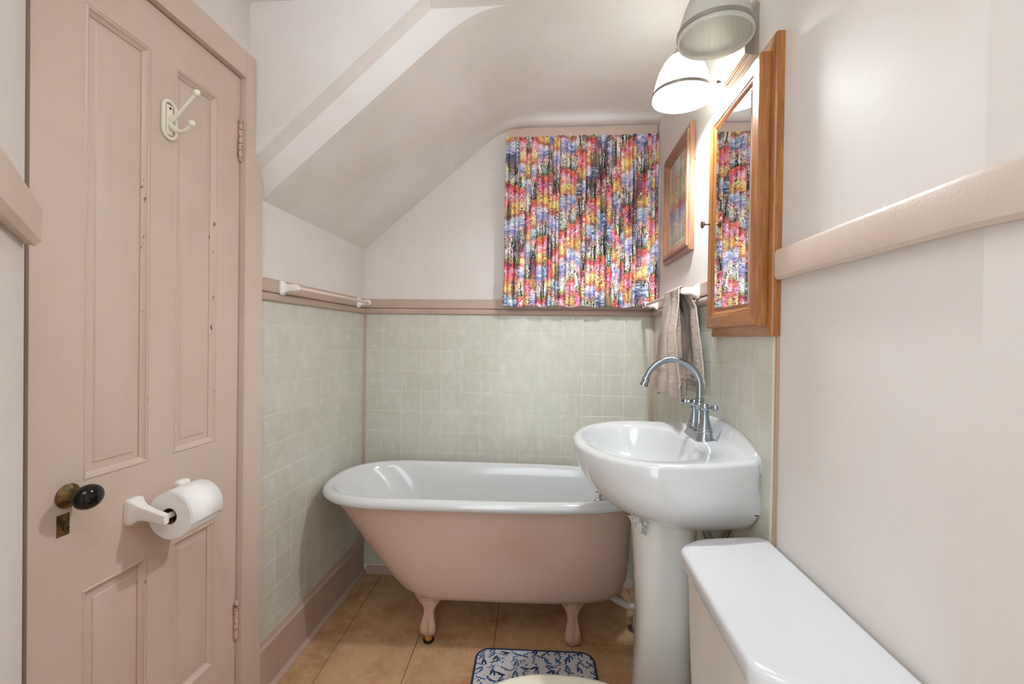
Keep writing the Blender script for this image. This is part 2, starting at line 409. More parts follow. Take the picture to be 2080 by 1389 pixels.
# back chair rail: board and lower bead
RZ0, RZ1 = 1.399, 1.446
def rail_prof(bm, P, a0, a1):
    prism(bm, [(0, RZ0), (0.014, RZ0), (0.016, RZ0 + 0.003), (0.016, RZ1 - 0.004), (0.013, RZ1), (0, RZ1)], lambda h, z: P(a0, h, z), lambda h, z: P(a1, h, z))
    prism(bm, [(0, 1.367), (0.008, 1.367), (0.0155, 1.372), (0.0185, 1.381), (0.0165, 1.391), (0.012, 1.3965), (0, 1.3965)], lambda h, z: P(a0, h, z), lambda h, z: P(a1, h, z))
bm = B(); rail_prof(bm, lambda a, h, z: (a, YB - h, z), XL + 0.001, XR - 0.001); tr(1, bm)
bm = B(); rail_prof(bm, lambda a, h, z: (XL + h, a, z), 1.462, YB - 0.019); tr(2, bm)
bm = B(); rail_prof(bm, lambda a, h, z: (XR - h, a, z), 1.48, YB - 0.019); tr(3, bm)
# near right rail with the kink
def rpath(d, z): return [(XR - d, 1.073, z), (XR - d, 0.599, z), (XR + 0.0135 - d, 0.53, z), (XR + 0.098 - d, 0.10, z), (XR + 0.16 - d, -0.3, z)]
bm = B(); pr_ = [(0, 1.391), (0.016, 1.388), (0.021, 1.394), (0.022, 1.402), (0.022, 1.447), (0.018, 1.4545), (0, 1.456)]
cols = [rpath(d, z) for d, z in pr_]
loft(bm, [[cols[i][k] for i in range(len(pr_))] for k in range(5)]); tr(4, bm, m_pink)
bm = B(); q_ = 0.7071
RP = lambda t: (lambda h, z: (-0.857 + h * q_ * 1.0 + t * q_, 0.679 + h * q_ - t * q_, z))
prism(bm, [(0, 1.391), (0.014, 1.388), (0.021, 1.397), (0.022, 1.45), (0.018, 1.456), (0, 1.456)], RP(0.012), RP(0.47))
tr(5, bm, m_pink)
# corner strips
bm = B(); box(bm, XL + BT, -0.973, YB - 0.011, YB - BT, 0.04, 1.366, 0.002); tr(6, bm)
bm = B(); box(bm, 0.494, XR - BT, YB - 0.011, YB - BT, 0.04, 1.366, 0.002); tr(7, bm)
# edge strip of the right tileboard
bm = B(); box(bm, XR - 0.006, XR, 1.088, 1.098, 0, 1.262, 0.001); tr(8, bm, mat('edge_strip_brown', srgb(178, 148, 120), 0.4))
# baseboard left: shoe, board, cap
bm = B()
P0 = lambda h, z: (XL + h, 1.474, z); P1 = lambda h, z: (XL + h, YB - 0.004, z)
prism(bm, [(0.003, 0.0), (0.016, 0.0), (0.016, 0.152), (0.021, 0.158), (0.021, 0.166), (0.014, 0.174), (0.013, 0.181), (0.009, 0.190), (0.003, 0.192)], P0, P1)
prism(bm, [(0.0155, 0.0), (0.034, 0.0), (0.033, 0.007), (0.029, 0.013), (0.023, 0.017), (0.0155, 0.018)], P0, P1)
struct(obj('baseboard_left', bm, m_trim, smooth=25))
bm = B(); prism(bm, [(0.003, 0), (0.020, 0), (0.019, 0.010), (0.014, 0.024), (0.006, 0.034), (0.003, 0.038)], lambda h, z: (XL + 0.036, YB - h, z), lambda h, z: (XR - 0.02, YB - h, z))
struct(obj('baseboard_back', bm, m_trim, smooth=30))
bm = B(); prism(bm, [(0.003, 0), (0.016, 0), (0.016, 0.11), (0.010, 0.12), (0.003, 0.12)], lambda h, z: (XR - h, 1.10, z), lambda h, z: (XR - h, YB - 0.02, z))
struct(obj('baseboard_right', bm, m_trim, smooth=30))

# ------------------------------------------------------------------ window behind the curtain
wx0, wx1, wz0, wz1 = -0.165, 0.43, 1.50, 2.22
bm = B()
box(bm, -0.24, XR - 0.002, YB - 0.019, YB, wz1 - 0.006, 2.316, 0.002)
box(bm, -0.232, wx0 + 0.006, YB - 0.018, YB, 1.462, wz1 - 0.006, 0.002); box(bm, wx1 - 0.006, XR - 0.012, YB - 0.018, YB, 1.462, wz1 - 0.006, 0.002)
win = struct(obj('window_1', bm, m_pink, smooth=30))
bm = B(); box(bm, -0.256, XR - 0.02, YB - 0.034, YB + 0.03, 1.447, 1.464, 0.004); struct(obj('window_sill', bm, m_pink, win))
for bmx in frame_pieces((wx0, wx1, wz0, wz1), [(0, 0), (0, 0.03), (0.035, 0.03), (0.04, 0.024), (0.04, 0)], lambda a, b, h: (a, YB + 0.05 - h, b)):
    obj('sash', bmx, m_plastic, win)
bm = B(); box(bm, wx0 + 0.04, wx1 - 0.04, YB + 0.024, YB + 0.046, 1.85, 1.885, 0.003); obj('meeting_rail', bm, m_plastic, win)
for (a, b) in ((1.54, 1.85), (1.885, 2.18)):
    bm = B(); box(bm, wx0 + 0.038, wx1 - 0.038, YB + 0.032, YB + 0.035, a - 0.002, b + 0.002); obj('pane', bm, m_glass, win, smooth=0)

# ------------------------------------------------------------------ curtain
def nearest_mix(col, msk, c): return col * (1 - msk[..., None]) + c * msk[..., None]
def sst(x, a, b):
    t = np.clip((x - a) / (b - a), 0, 1); return t * t * (3 - 2 * t)
def landscape(u, v):
    """printed woodland: groves on lawns, crimson banks, blossom, gold fields, lilac water"""
    Pu, Pv = 0.13, 0.34
    wu = u + 0.02 * (fbm(u * 14, v * 14, 3) - 0.5)
    cidx = np.floor(wu / Pu); a = wu / Pu - cidx
    hsh = (np.sin(cidx * 12.9898 + 4.1) * 43758.5453) % 1.0
    vv = v + np.where(cidx.astype(int) % 2 == 0, 0, Pv * 0.5) + hsh * Pv + 0.05 * (fbm(u * 9, v * 9, 11) - 0.5)
    vv = vv * (0.8 + 0.5 * ((hsh * 5.7) % 1.0)); ridx = np.floor(vv / Pv); b = vv / Pv - ridx
    b = b + 0.05 * (fbm(u * 40, v * 26, 5) - 0.5)
    S = np.array([0.0, 0.07, 0.13, 0.20, 0.27, 0.36, 0.42, 0.50, 0.56, 0.62, 0.66, 0.74, 0.84, 0.93, 1.0])
    K = [(124, 136, 190), (172, 166, 212), (214, 205, 224), (196, 98, 76), (224, 194, 120), (236, 222, 164), (228, 150, 146), (240, 196, 206),
         (200, 60, 92), (168, 34, 66), (196, 206, 130), (226, 214, 222), (240, 232, 214), (190, 168, 196), (124, 136, 190)]
    K2 = [(70, 110, 160), (132, 158, 196), (160, 196, 214), (184, 126, 84), (232, 200, 120), (196, 134, 96), (222, 110, 132), (200, 120, 176),
          (214, 74, 70), (226, 106, 70), (110, 140, 70), (196, 214, 232), (236, 224, 170), (232, 176, 170), (70, 110, 160)]
    Ka = np.array([lin(k) for k in K]); Kb = np.array([lin(k) for k in K2])
    f = sst(fbm(u * 11 + 3, v * 8 + 1, 21), 0.42, 0.58)
    col = np.empty(u.shape + (3,))
    bb = b % 1.0
    for c in range(3):
        col[..., c] = np.interp(bb, S, Ka[:, c]) * (1 - f) + np.interp(bb, S, Kb[:, c]) * f
    col = col * 0.80 + 0.20 * lin((240, 234, 222)) * (0.5 + fbm(u * 8, v * 5, 77))[..., None]
    dk = sst(fbm(u * 22, v * 7, 83, 2), 0.56, 0.68); col = nearest_mix(col, dk * 0.6, lin((62, 78, 92)))
    # horizontal brush strokes
    st = fbm(u * 45, v * 340, 31, 2); col = col * (0.72 + 0.56 * st)[..., None]
    wat = (sst(bb, 0.0, 0.02) * (1 - sst(bb, 0.14, 0.2)))
    stw = sst(fbm(u * 30, v * 260, 33, 2), 0.5, 0.62) * wat
    col = nearest_mix(col, stw * 0.7, lin((236, 232, 244)))
    # blossom and leaf speckle
    for sd, cc, lo, hi, sc in ((41, (208, 60, 84), 0.36, 0.60, 210), (43, (250, 236, 226), 0.30, 0.60, 190), (45, (236, 140, 60), 0.22, 0.5, 170),
                               (47, (84, 92, 44), 0.60, 0.98, 230), (49, (60, 66, 104), 0.02, 0.98, 200), (51, (204, 112, 150), 0.6, 0.98, 180), (53, (250, 246, 236), 0.62, 0.98, 200)):
        win_ = sst(bb, lo, lo + 0.06) * (1 - sst(bb, hi - 0.06, hi))
        cl = sst(fbm(u * 26, v * 22, sd + 60, 2), 0.44, 0.56)
        m_ = sst(vn(u * sc, v * sc, sd), 0.66, 0.8) * win_ * cl
        col = nearest_mix(col, m_ * 0.9, lin(cc))
    # trunks and twigs
    for k in range(7):
        ph = (np.sin((cidx * 7 + ridx * 3 + k) * 78.233) * 43758.5453) % 1.0
        a_k = 0.08 + 0.84 * ph
        hgt = 0.76 + 0.2 * ((ph * 7.3) % 1)
        lean = (bb - 0.66) * (ph - 0.5) * 0.35 + 0.035 * (fbm(u * 6, v * 60, 70 + k, 2) - 0.5)
        d = np.abs(a - a_k - lean) * Pu
        wdt = 0.0016 + 0.0012 * ((ph * 13) % 1)
        tm = (1 - sst(d, wdt * 0.5, wdt * 1.5)) * sst(bb, 0.645, 0.66) * (1 - sst(bb, hgt - 0.04, hgt))
        col = nearest_mix(col, tm * 0.92, lin((44, 40, 46)))
        for q in (1, -1):
            dd = np.abs(a - a_k - lean - q * (bb - 0.80) * 0.9) * Pu
            tb = (1 - sst(dd, 0.0006, 0.0017)) * sst(bb, 0.80, 0.81) * (1 - sst(bb, 0.87, 0.92))
            col = nearest_mix(col, tb * 0.85, lin((52, 46, 50)))
    # fine dark ink lines along ground edges
    ink = (1 - sst(np.abs(bb - 0.652 - 0.01 * fbm(u * 60, v * 5, 9)), 0.002, 0.008))
    col = nearest_mix(col, ink * 0.6, lin((70, 60, 50)))
    ink2 = (1 - sst(np.abs(fbm(u * 60, v * 60, 91, 2) - 0.5), 0.006, 0.02)) * sst(fbm(u * 13, v * 13, 95), 0.45, 0.55)
    col = nearest_mix(col, ink2 * 0.6, lin((66, 58, 70)))
    fine = vn(u * 420, v * 420, 99) * 0.5 + vn(u * 230, v * 300, 98) * 0.5
    col = col * (0.62 + 0.76 * fine)[..., None]
    gray = col.mean(-1, keepdims=True); col = gray + (col - gray) * 0.95; col = 0.29 * (np.clip(col, 0, 1) / 0.29) ** 1.35
    return np.clip(col * 0.86, 0.004, 0.92)
NU, NV = 760, 460
s = np.linspace(0, 1, NU); cx0, cx1 = -0.240, 0.506
rng = np.random.RandomState(5)
wd_ = rng.uniform(0.6, 1.6, 31); wd_ = wd_ / wd_.sum(); be = np.concatenate([[0], np.cumsum(wd_)])
cell = np.clip(np.searchsorted(be, s, side='right') - 1, 0, 30); tt = (s - be[cell]) / wd_[cell]
amp = rng.uniform(0.014, 0.030, 31)[cell]
fold = np.sqrt(np.clip(1 - (2 * tt - 1) ** 2, 0, 1))                       # rounded pleats with tight valleys
uf = s * 0.95 + np.cumsum(np.where(rng.rand(31) < 0.6, rng.uniform(0.04, 0.13, 31), 0.006))[cell] * 1.0 + (np.arcsin(np.clip(2 * tt - 1, -1, 1)) / PI) * 0.004
vz = np.linspace(0, 1, NV)
S_, V_ = np.meshgrid(s, vz)
zt = 2.249 + 0.002 * np.sin(s * 90); zb = 1.409 + 0.004 * np.sin(s * 37 + 1) + 0.004 * fold - 0.003
Z_ = zb[None, :] + (zt - zb)[None, :] * V_
sway = 0.0035 * (fbm(S_ * 9, V_ * 3, 2) - 0.5) * 2
dep = amp[None, :] * fold[None, :] * (0.55 + 0.45 * np.clip((1 - V_) * 6, 0, 1)) * (0.8 + 0.4 * fbm(S_ * 6, V_ * 4, 8))
rodz = np.exp(-((Z_ - 2.232) / 0.010) ** 2) * 0.006
rip = 0.0018 * np.sin(S_ * 420) * np.clip((V_ - 0.93) * 14, 0, 1)
Y_ = 2.292 - dep - rodz - rip
X_ = cx0 + (cx1 - cx0) * (S_ + 0) + sway - 0.004 * (1 - V_) * np.cos(S_ * PI)
cur = thing('curtain', 'gathered cotton curtain printed with a multicoloured woodland, hanging over the small window', 'curtain', (0.13, 2.30, 1.41))
colr = landscape(np.broadcast_to(uf[None, :], S_.shape) + sway, Z_)
cl_ = grid_obj('cloth', np.stack([X_, Y_, Z_], -1), m_curtain, cur, colr)
so = cl_.modifiers.new('thick', 'SOLIDIFY'); so.thickness = 0.0012; so.offset = -1
bm = B(); tube(bm, [(-0.236, YB - 0.012, 2.232), (-0.236, 2.296, 2.232), (0.505, 2.296, 2.232), (0.505, YB - 0.012, 2.232)], 0.004, 8); obj('curtain_rod', bm, m_plastic, cur)

# ------------------------------------------------------------------ door
door = struct(thing('door_1', 'pink painted four-panel wooden door with black knob', 'door', (-1.0, 1.08, 0.0)))
del door['category']; del door['label']
XD = -0.985
st_ = [(DY0 + 0.003, 0.892), (1.050, 1.125), (1.276, DY1 - 0.003)]
pan = [(0.892, 1.050, 0.936, 1.949), (1.125, 1.276, 0.930, 1.938), (0.892, 1.050, 0.270, 0.708), (1.125, 1.276, 0.270, 0.690)]
bm = B()
def frm(y0, y1, z0, z1): box(bm, XD - 0.035, XD, y0, y1, z0, z1)
frm(st_[0][0], st_[0][1], 0.008, DZ - 0.003); frm(st_[2][0], st_[2][1], 0.008, DZ - 0.003)
frm(0.892, 1.276, 1.9435, DZ - 0.003); frm(0.892, 1.276, 0.699, 0.933); frm(0.892, 1.276, 0.008, 0.27); frm(1.050, 1.125, 0.27, 0.699); frm(1.050, 1.125, 0.933, 1.9435)
obj('stiles_and_rails', bm, m_pink, door, smooth=0)
PD = lambda a, b, h: (XD + h, a, b)
for (y0, y1, z0, z1) in pan:
    zz0 = {0.936: 0.933, 0.930: 0.933}.get(z0, z0); zz1 = {1.949: 1.9435, 1.938: 1.9435, 0.708: 0.699, 0.690: 0.699}.get(z1, z1)
    z0, z1 = zz0, zz1
    bm = B()
    r = lambda i, h: [PD(y0 + i, z0 + i, h), PD(y1 - i, z0 + i, h), PD(y1 - i, z1 - i, h), PD(y0 + i, z1 - i, h)]
    loft(bm, [r(0.001, -0.022), r(0.001, -0.013), r(0.030, -0.0115), r(0.033, -0.0085), r(0.050, -0.0055), r(0.053, -0.0055)])
    pn = obj('panel', bm, m_pink, door, smooth=20)
    for kq, q in enumerate(frame_pieces((y0, y1, z0, z1), [(0, -0.014), (0, -0.001), (0.003, 0.0012), (0.006, 0.0004), (0.008, -0.003), (0.013, -0.0075), (0.0155, -0.009), (0.0155, -0.014)], PD)):
        obj('moulding', q, m_chip if kq == 1 else m_pink, pn, smooth=40)
# knob
bm = B(); lathe(bm, [(0.024, 0), (0.025, 0.003), (0.022, 0.006), (0.017, 0.008), (0.0125, 0.012), (0.0105, 0.02), (0.0115, 0.026), (0.009, 0.030)], (XD, 0.861, 0.913), (1, 0, 0), 36); obj('rosette', bm, m_brass, door)
bm = B(); kp = [(0.006, 0.026)] + [(0.0295 * math.sin(t) ** 0.9, 0.047 - 0.0195 * math.cos(t)) for t in [PI * k / 14 for k in range(2, 15)]]
lathe(bm, kp, (XD, 0.861, 0.913), (1, 0, 0), 36, 1.0, 0.86); kb = obj('knob', bm, m_black, door); kb['label'] = 'black glazed door knob'
bm = B(); box(bm, XD, XD + 0.0015, 0.840, 0.865, 0.834, 0.878, 0.0006, 1); es = obj('escutcheon', bm, m_brass, door)
bm = B(); lathe(bm, [(0.0042, 0), (0.0042, 0.0008)], (XD + 0.0013, 0.8525, 0.861), (1, 0, 0), 16); box(bm, XD + 0.0013, XD + 0.0021, 0.8508, 0.8542, 0.845, 0.860); obj('keyhole', bm, m_gap, es)
bm = B()
for zz in (0.8385, 0.8735): lathe(bm, [(0.0016, 0), (0.0012, 0.0006)], (XD + 0.0014, 0.8525, zz), (1, 0, 0), 10)
obj('screw', bm, m_brass, es)
# hinges
for (z0, z1) in ((1.792, 1.925), (0.285, 0.410)):
    h = B(); box(h, XD - 0.002, XD + 0.0015, 1.3585, 1.3735, z0 + 0.012, z1 - 0.012, 0.0008, 1)
    ho = obj('hinge', h, m_hinge_leaf, door)
    L_ = z1 - z0; n = 5
    for k in range(n):
        a = z0 + 0.014 + (L_ - 0.028) * k / n; b_ = z0 + 0.014 + (L_ - 0.028) * (k + 1) / n - 0.0016
        kb_ = B(); lathe(kb_, [(0.0052, 0), (0.006, 0.001), (0.006, b_ - a - 0.001), (0.0052, b_ - a)], (XD + 0.006, 1.3675, a), (0, 0, 1), 14); obj('knuckle', kb_, m_hinge, ho)
    for (zb_, d) in ((z0 + 0.014, -1), (z1 - 0.014, 1)):
        kb_ = B(); lathe(kb_, [(0.0055, 0), (0.0065, 0.002), (0.003, 0.004), (0.0055, 0.007), (0.0045, 0.011), (0.0015, 0.014)], (XD + 0.006, 1.3675, zb_), (0, 0, d), 14); obj('finial', kb_, m_hinge, ho)
# casing and jamb
bm = B()
prism(bm, [(DY1, 0.0), (1.4735, 0.0), (1.462, 1.37), (1.4585, 1.712), (1.4525, 1.790), (1.4205, 1.818), (1.4205, 2.137), (DY1, 2.137)], lambda a, b: (XL + 0.0002, a, b), lambda a, b: (XL + 0.025, a, b))
bmesh.ops.bevel(bm, geom=[e for e in bm.edges if all(v.co.x > XL + 0.02 for v in e.verts)], offset=0.0012, segments=2, affect='EDGES')
struct(obj('trim_9', bm, m_pink, smooth=20))
bm = B(); box(bm, XL + 0.0002, XL + 0.0249, 0.712, DY1 - 0.0002, DZ, 2.137, 0.0008); struct(obj('trim_10', bm, m_pink, smooth=20))
bm = B(); box(bm, -1.06, XL - 0.002, 0.7115, DY0 - 0.001, 0, DZ); struct(obj('trim_11', bm, m_jamb, smooth=0))
bm = B(); box(bm, -1.07, -1.035, 0.70, DY1 + 0.01, 0, DZ + 0.01); struct(obj('trim_12', bm, m_gap, smooth=0))

# ------------------------------------------------------------------ hook on the door
hk = thing('coat_hook', 'ivory plastic double coat hook screwed to the upper part of the pink door', 'hook', (XD, 1.100, 1.744))
bm = B(); n = 40
def oval(w2, h2, x): return [(x, 1.101 + (w2) * math.cos(t), 1.795 + (h2 - w2) * (1 if math.sin(t) > 0 else -1) + w2 * math.sin(t)) for t in [2 * PI * (k + 0.5) / n for k in range(n)]]
rg = []
for k in range(9):
    t = 2 * PI * k / 8; rr = 0.0048; off = rr * math.cos(t); hh = rr * math.sin(t)
    rg.append(oval(0.0195 + off, 0.047 + off, XD + 0.0042 + hh))
loft(bm, rg, False, False); bmesh.ops.remove_doubles(bm, verts=bm.verts[:], dist=1e-6); obj('ring_plate', bm, m_plastic, hk)
bm = B(); box(bm, XD, XD + 0.006, 1.091, 1.111, 1.757, 1.833, 0.0025); obj('back_bar', bm, m_plastic, hk)
bm = B(); lathe(bm, [(0.0035, 0), (0.003, 0.0012)], (XD + 0.0055, 1.101, 1.824), (1, 0, 0), 14); obj('screw', bm, m_gap, hk)
bm = B(); pth = smooth_pts([(XD + 0.003, 1.101, 1.792), (XD + 0.022, 1.1005, 1.803), (XD + 0.05, 1.1, 1.831), (XD + 0.076, 1.099, 1.858)], 5)
tube(bm, pth, [0.0085 - 0.004 * min(1, i / 8) for i in range(len(pth))], 14); up = obj('upper_prong', bm, m_plastic, hk)
bm = B(); bmesh.ops.create_uvsphere(bm, u_segments=18, v_segments=12, radius=0.0088, matrix=Matrix.Translation((XD + 0.079, 1.099, 1.8605))); obj('ball_tip', bm, m_plastic, up)
bm = B(); pth = smooth_pts([(XD + 0.003, 1.101, 1.785), (XD + 0.022, 1.101, 1.768), (XD + 0.042, 1.101, 1.765), (XD + 0.060, 1.102, 1.778)], 5)
tube(bm, pth, [0.0085 - 0.0035 * min(1, i / 8) for i in range(len(pth))], 14); up = obj('lower_prong', bm, m_plastic, hk)
bm = B(); bmesh.ops.create_uvsphere(bm, u_segments=18, v_segments=12, radius=0.0085, matrix=Matrix.Translation((XD + 0.064, 1.102, 1.785))); obj('ball_tip', bm, m_plastic, up)

# ------------------------------------------------------------------ toilet paper holder and roll
th = thing('toilet_paper_holder', 'white ceramic toilet paper holder arms screwed to the door below the knob', 'holder', (XD, 1.08, 0.80))
RX, RZ, RR = -0.908, 0.812, 0.057
for (yy, sgn) in ((1.008, 1), (1.150, -1)):
    bm = B(); prof_y = 0.021
    rings = []
    for (h, wy, zc, hz) in ((0.0, 0.0215, 0.828, 0.031), (0.006, 0.022, 0.828, 0.0315), (0.013, 0.0205, 0.828, 0.030), (0.022, 0.0145, 0.827, 0.021), (0.034, 0.011, 0.824, 0.0165), (0.060, 0.0095, 0.817, 0.0135), (0.082, 0.009, 0.812, 0.0125), (0.088, 0.007, 0.811, 0.0105)):
        rings.append([(XD + h, yy + wy * math.copysign(abs(math.cos(t)) ** 0.35, math.cos(t)), zc + hz * math.copysign(abs(math.sin(t)) ** 0.35, math.sin(t))) for t in [2 * PI * (k + 0.5) / 28 for k in range(28)]])
    loft(bm, rings); obj('post', bm, m_whitecer, th, smooth=50)
bm = B(); tube(bm, [(RX, 1.012, RZ), (RX, 1.146, RZ)], 0.007, 14); obj('roller', bm, m_plastic, th)
rl = thing('toilet_paper_roll', 'white toilet paper roll hanging on the ceramic holder on the door', 'toilet paper', (RX, 1.08, RZ))
bm = B(); n = 56; y0, y1 = 1.028, 1.134
def circ(r, y, n=56): return [(RX + r * math.cos(2 * PI * k / n), y, RZ - 0.002 + r * math.sin(2 * PI * k / n)) for k in range(n)]
loft(bm, [circ(0.0195, y0), circ(RR - 0.002, y0), circ(RR, y0 + 0.002), circ(RR, y1 - 0.002), circ(RR - 0.002, y1), circ(0.0195, y1)], False, False); obj('paper', bm, m_paper, rl)
bm = B(); loft(bm, [circ(0.0195, y0), circ(0.0195, y1), circ(0.0185, y1), circ(0.0185, y0), circ(0.0195, y0)], False, False); bmesh.ops.remove_doubles(bm, verts=bm.verts[:], dist=1e-6); obj('cardboard_core', bm, m_card, rl)
bm = B(); rr = []
for k in range(22):
    t = math.radians(112 - k * 6.4); r_ = RR + 0.0012; rr.append((RX + r_ * math.cos(t), RZ - 0.002 + r_ * math.sin(t)))
sh = [[(p[0], y0 + 0.0015, p[1]) for p in rr], [(p[0], y1 - 0.0015, p[1]) for p in rr]]
vs_ = [[bm.verts.new(p) for p in q] for q in sh]
for i in range(21): bm.faces.new((vs_[0][i], vs_[0][i + 1], vs_[1][i + 1], vs_[1][i]))
o = obj('loose_sheet', bm, m_paper, rl); o.modifiers.new('t', 'SOLIDIFY').thickness = 0.0006

# ------------------------------------------------------------------ towel bars
def bar_bracket(bm, wall, sgn, y, zc, reach):
    rings = []
    for (h, wy, hz, dz) in ((0.0, 0.016, 0.026, 0), (0.005, 0.0165, 0.0265, 0), (0.009, 0.0145, 0.024, 0), (0.016, 0.0095, 0.0155, 0), (reach * 0.62, 0.0085, 0.0125, 0.001), (reach - 0.008, 0.0085, 0.0130, 0.001), (reach + 0.004, 0.0083, 0.0120, 0.001), (reach + 0.010, 0.006, 0.0075, 0.001)):
        rings.append([(wall + sgn * h, y + wy * math.copysign(abs(math.cos(t)) ** 0.45, math.cos(t)), zc + dz + hz * math.copysign(abs(math.sin(t)) ** 0.45, math.sin(t))) for t in [2 * PI * (k + 0.5) / 24 for k in range(24)]])
    return loft(bm, rings)
tb = thing('towel_bar', 'empty towel bar with white ceramic brackets on the left wall rail', 'towel bar', (XL + 0.016, 1.93, 1.42))
for yy in (1.590, 2.250):
    bm = B(); bar_bracket(bm, XL + 0.0155, 1, yy, 1.419, 0.055); obj('bracket', bm, m_whitecer, tb, smooth=50)
bm = B(); tube(bm, [(XL + 0.070, 1.594, 1.4195), (XL + 0.070, 2.246, 1.4195)], 0.0072, 16); obj('bar', bm, m_bar, tb)
tb = thing('towel_bar', 'towel bar with white ceramic brackets holding the taupe towel on the right wall', 'towel bar', (XR - 0.016, 1.93, 1.42))
for yy in (1.625, 2.235):
    bm = B(); bar_bracket(bm, XR - 0.0155, -1, yy, 1.419, 0.050); obj('bracket', bm, m_whitecer, tb, smooth=50)
bm = B(); tube(bm, [(XR - 0.066, 1.629, 1.4195), (XR - 0.066, 2.262, 1.4195)], 0.0065, 16); obj('bar', bm, m_bar, tb)

# ------------------------------------------------------------------ towel
BX = XR - 0.066
nu, nv = 150, 260
s = np.linspace(0, 1, nu); t = np.linspace(0, 1, nv)
Sg, Tg = np.meshgrid(s, t)
front = 0.37; back = 0.33; over = 0.06; tot = front + back + over
d = Tg * tot                                   # path length from front hem over the bar to the back hem
zf = np.where(d < front, 1.4295 - (front - d), 0); 
ph = np.clip((d - front) / over, 0, 1) * PI
zz = np.where(d < front, 1.427 - (front - d), np.where(d < front + over, 1.427 + 0.0115 * np.sin(ph), 1.427 - (d - front - over)))
side = np.where(d < front, 1.0, np.where(d < front + over, np.cos(ph), -1.0))
drop = np.clip((1.427 - zz) / 0.36, 0, 1)
spread = 0.5 + 0.5 * np.clip(drop * 2.4, 0, 1) ** 0.7
yc = 1.742 - 0.035 * drop
half = 0.098 + 0.108 * np.clip(drop * 1.15, 0, 1) ** 0.8
Yt = yc + (Sg - 0.5) * 2 * half
valley = np.exp(-(np.abs(Sg - 0.47) / 0.085) ** 3)
wv = 0.010 * np.cos(Sg * PI * 2 * 2.6 + 0.6) + 0.006 * np.sin(Sg * 21 + Tg * 6)
Xt = BX - side * (0.010 + (0.013 + wv - 0.075 * valley) * np.clip(drop * 2.5, 0, 1)) - (side > 0) * drop * 0.006
Xt = np.where(side < 0, np.clip(BX + 0.034 + 0.004 * np.cos(Sg * 20), BX, XR - 0.014) * np.clip(drop * 6, 0, 1) + np.minimum(BX + 0.012, XR - 0.014) * (1 - np.clip(drop * 6, 0, 1)), Xt)
Xt = np.where((side > 0.99) & (drop > 0.1), np.minimum(Xt, BX + 0.030), Xt)
terry = (vn(Sg * 190, d * 520, 4) - 0.5) * 0.0026 + (vn(Sg * 90, d * 240, 6) - 0.5) * 0.0014
bandm = np.exp(-((zz - 1.132) / 0.008) ** 2) + np.exp(-((zz - 1.118) / 0.005) ** 2); 
Xt = Xt - side * (terry * (1 - np.clip(bandm, 0, 1)) - 0.002 * np.clip(bandm, 0, 1))
zz = zz + 0.02 * (Sg - 0.5) * (side > 0) * drop - 0.018 * np.exp(-((Sg - 0.78) / 0.12) ** 2) * drop
tw = thing('hand_towel', 'taupe terry hand towel draped over the bar beside the oak cabinet', 'towel', (BX, 1.74, 1.06))
o = grid_obj('towel_cloth', np.stack([Xt, Yt, zz], -1), m_towel, tw); sm = o.modifiers.new('t', 'SOLIDIFY'); sm.thickness = 0.004; sm.offset = 0

# ------------------------------------------------------------------ picture on the right wall
pc = thing('framed_picture', 'framed landscape picture in brown oak between the curtain and the cabinet', 'picture', (XR, 1.93, 1.585))
PR = lambda a, b, h: (XR - h, a, b)
pieces = frame_pieces((1.735, 2.130, 1.585, 2.055), [(0, 0.0), (0, 0.015), (0.004, 0.019), (0.012, 0.019), (0.016, 0.016), (0.020, 0.0245), (0.030, 0.026), (0.046, 0.014), (0.052, 0.012), (0.056, 0.010), (0.056, 0.0)], PR)
for k, q in enumerate(pieces): obj('frame_rail' if k % 2 == 0 else 'frame_stile', q, m_oak2_y if k % 2 == 0 else m_oak2_z, pc, smooth=25)
na, nb = 130, 180
A, Bq = np.meshgrid(np.linspace(1.789, 2.076, na), np.linspace(1.639, 2.001, nb))
fa = (A - 1.789) / 0.287; fb = (Bq - 1.639) / 0.362
Ks = np.array([lin(c) for c in [(180, 180, 160), (206, 190, 174), (212, 190, 190), (170, 170, 184), (180, 90, 104), (196, 196, 150), (206, 196, 160), (214, 200, 170), (222, 216, 204), (214, 212, 206)]])
ff = np.clip(fb + 0.06 * (fbm(fa * 6, fb * 6, 4) - 0.5), 0, 1)
ac = np.stack([np.interp(ff, np.linspace(0, 1, 10), Ks[:, c]) for c in range(3)], -1)
sp_ = sst(vn(fa * 60, fb * 80, 8), 0.62, 0.8) * (1 - sst(ff, 0.8, 0.9)); ac = nearest_mix(ac, sp_ * 0.6, lin((120, 110, 90)))
for k in range(6):
    ak = 0.2 + 0.11 * k; tm = (1 - sst(np.abs(fa - ak - 0.04 * (fbm(fb * 6, fa * 0 + k, 3) - 0.5)), 0.006, 0.016)) * sst(fb, 0.42, 0.45) * (1 - sst(fb, 0.72, 0.85)); ac = nearest_mix(ac, tm * 0.7, lin((90, 84, 70)))
bord = 1 - (sst(fa, 0.05, 0.06) * (1 - sst(fa, 0.94, 0.95)) * sst(fb, 0.04, 0.05) * (1 - sst(fb, 0.95, 0.96))); ac = nearest_mix(ac, bord, lin((222, 206, 176)))
grid_obj('artwork', np.stack([np.full_like(A, XR - 0.0085), A, Bq], -1), m_art, pc, ac)
bm = B(); box(bm, XR - 0.0115, XR - 0.0100, 1.788, 2.077, 1.638, 2.002); obj('glass', bm, m_glass, pc, smooth=0)
bm = B(); tube(bm, [(XR, 1.728, 1.915), (XR - 0.006, 1.728, 1.915)], [0.0015, 0.003], 10); tag(obj('nail', bm, m_knob, base=(XR, 1.728, 1.915)), 'small nail head in the wall at the near edge of the framed picture', 'nail')

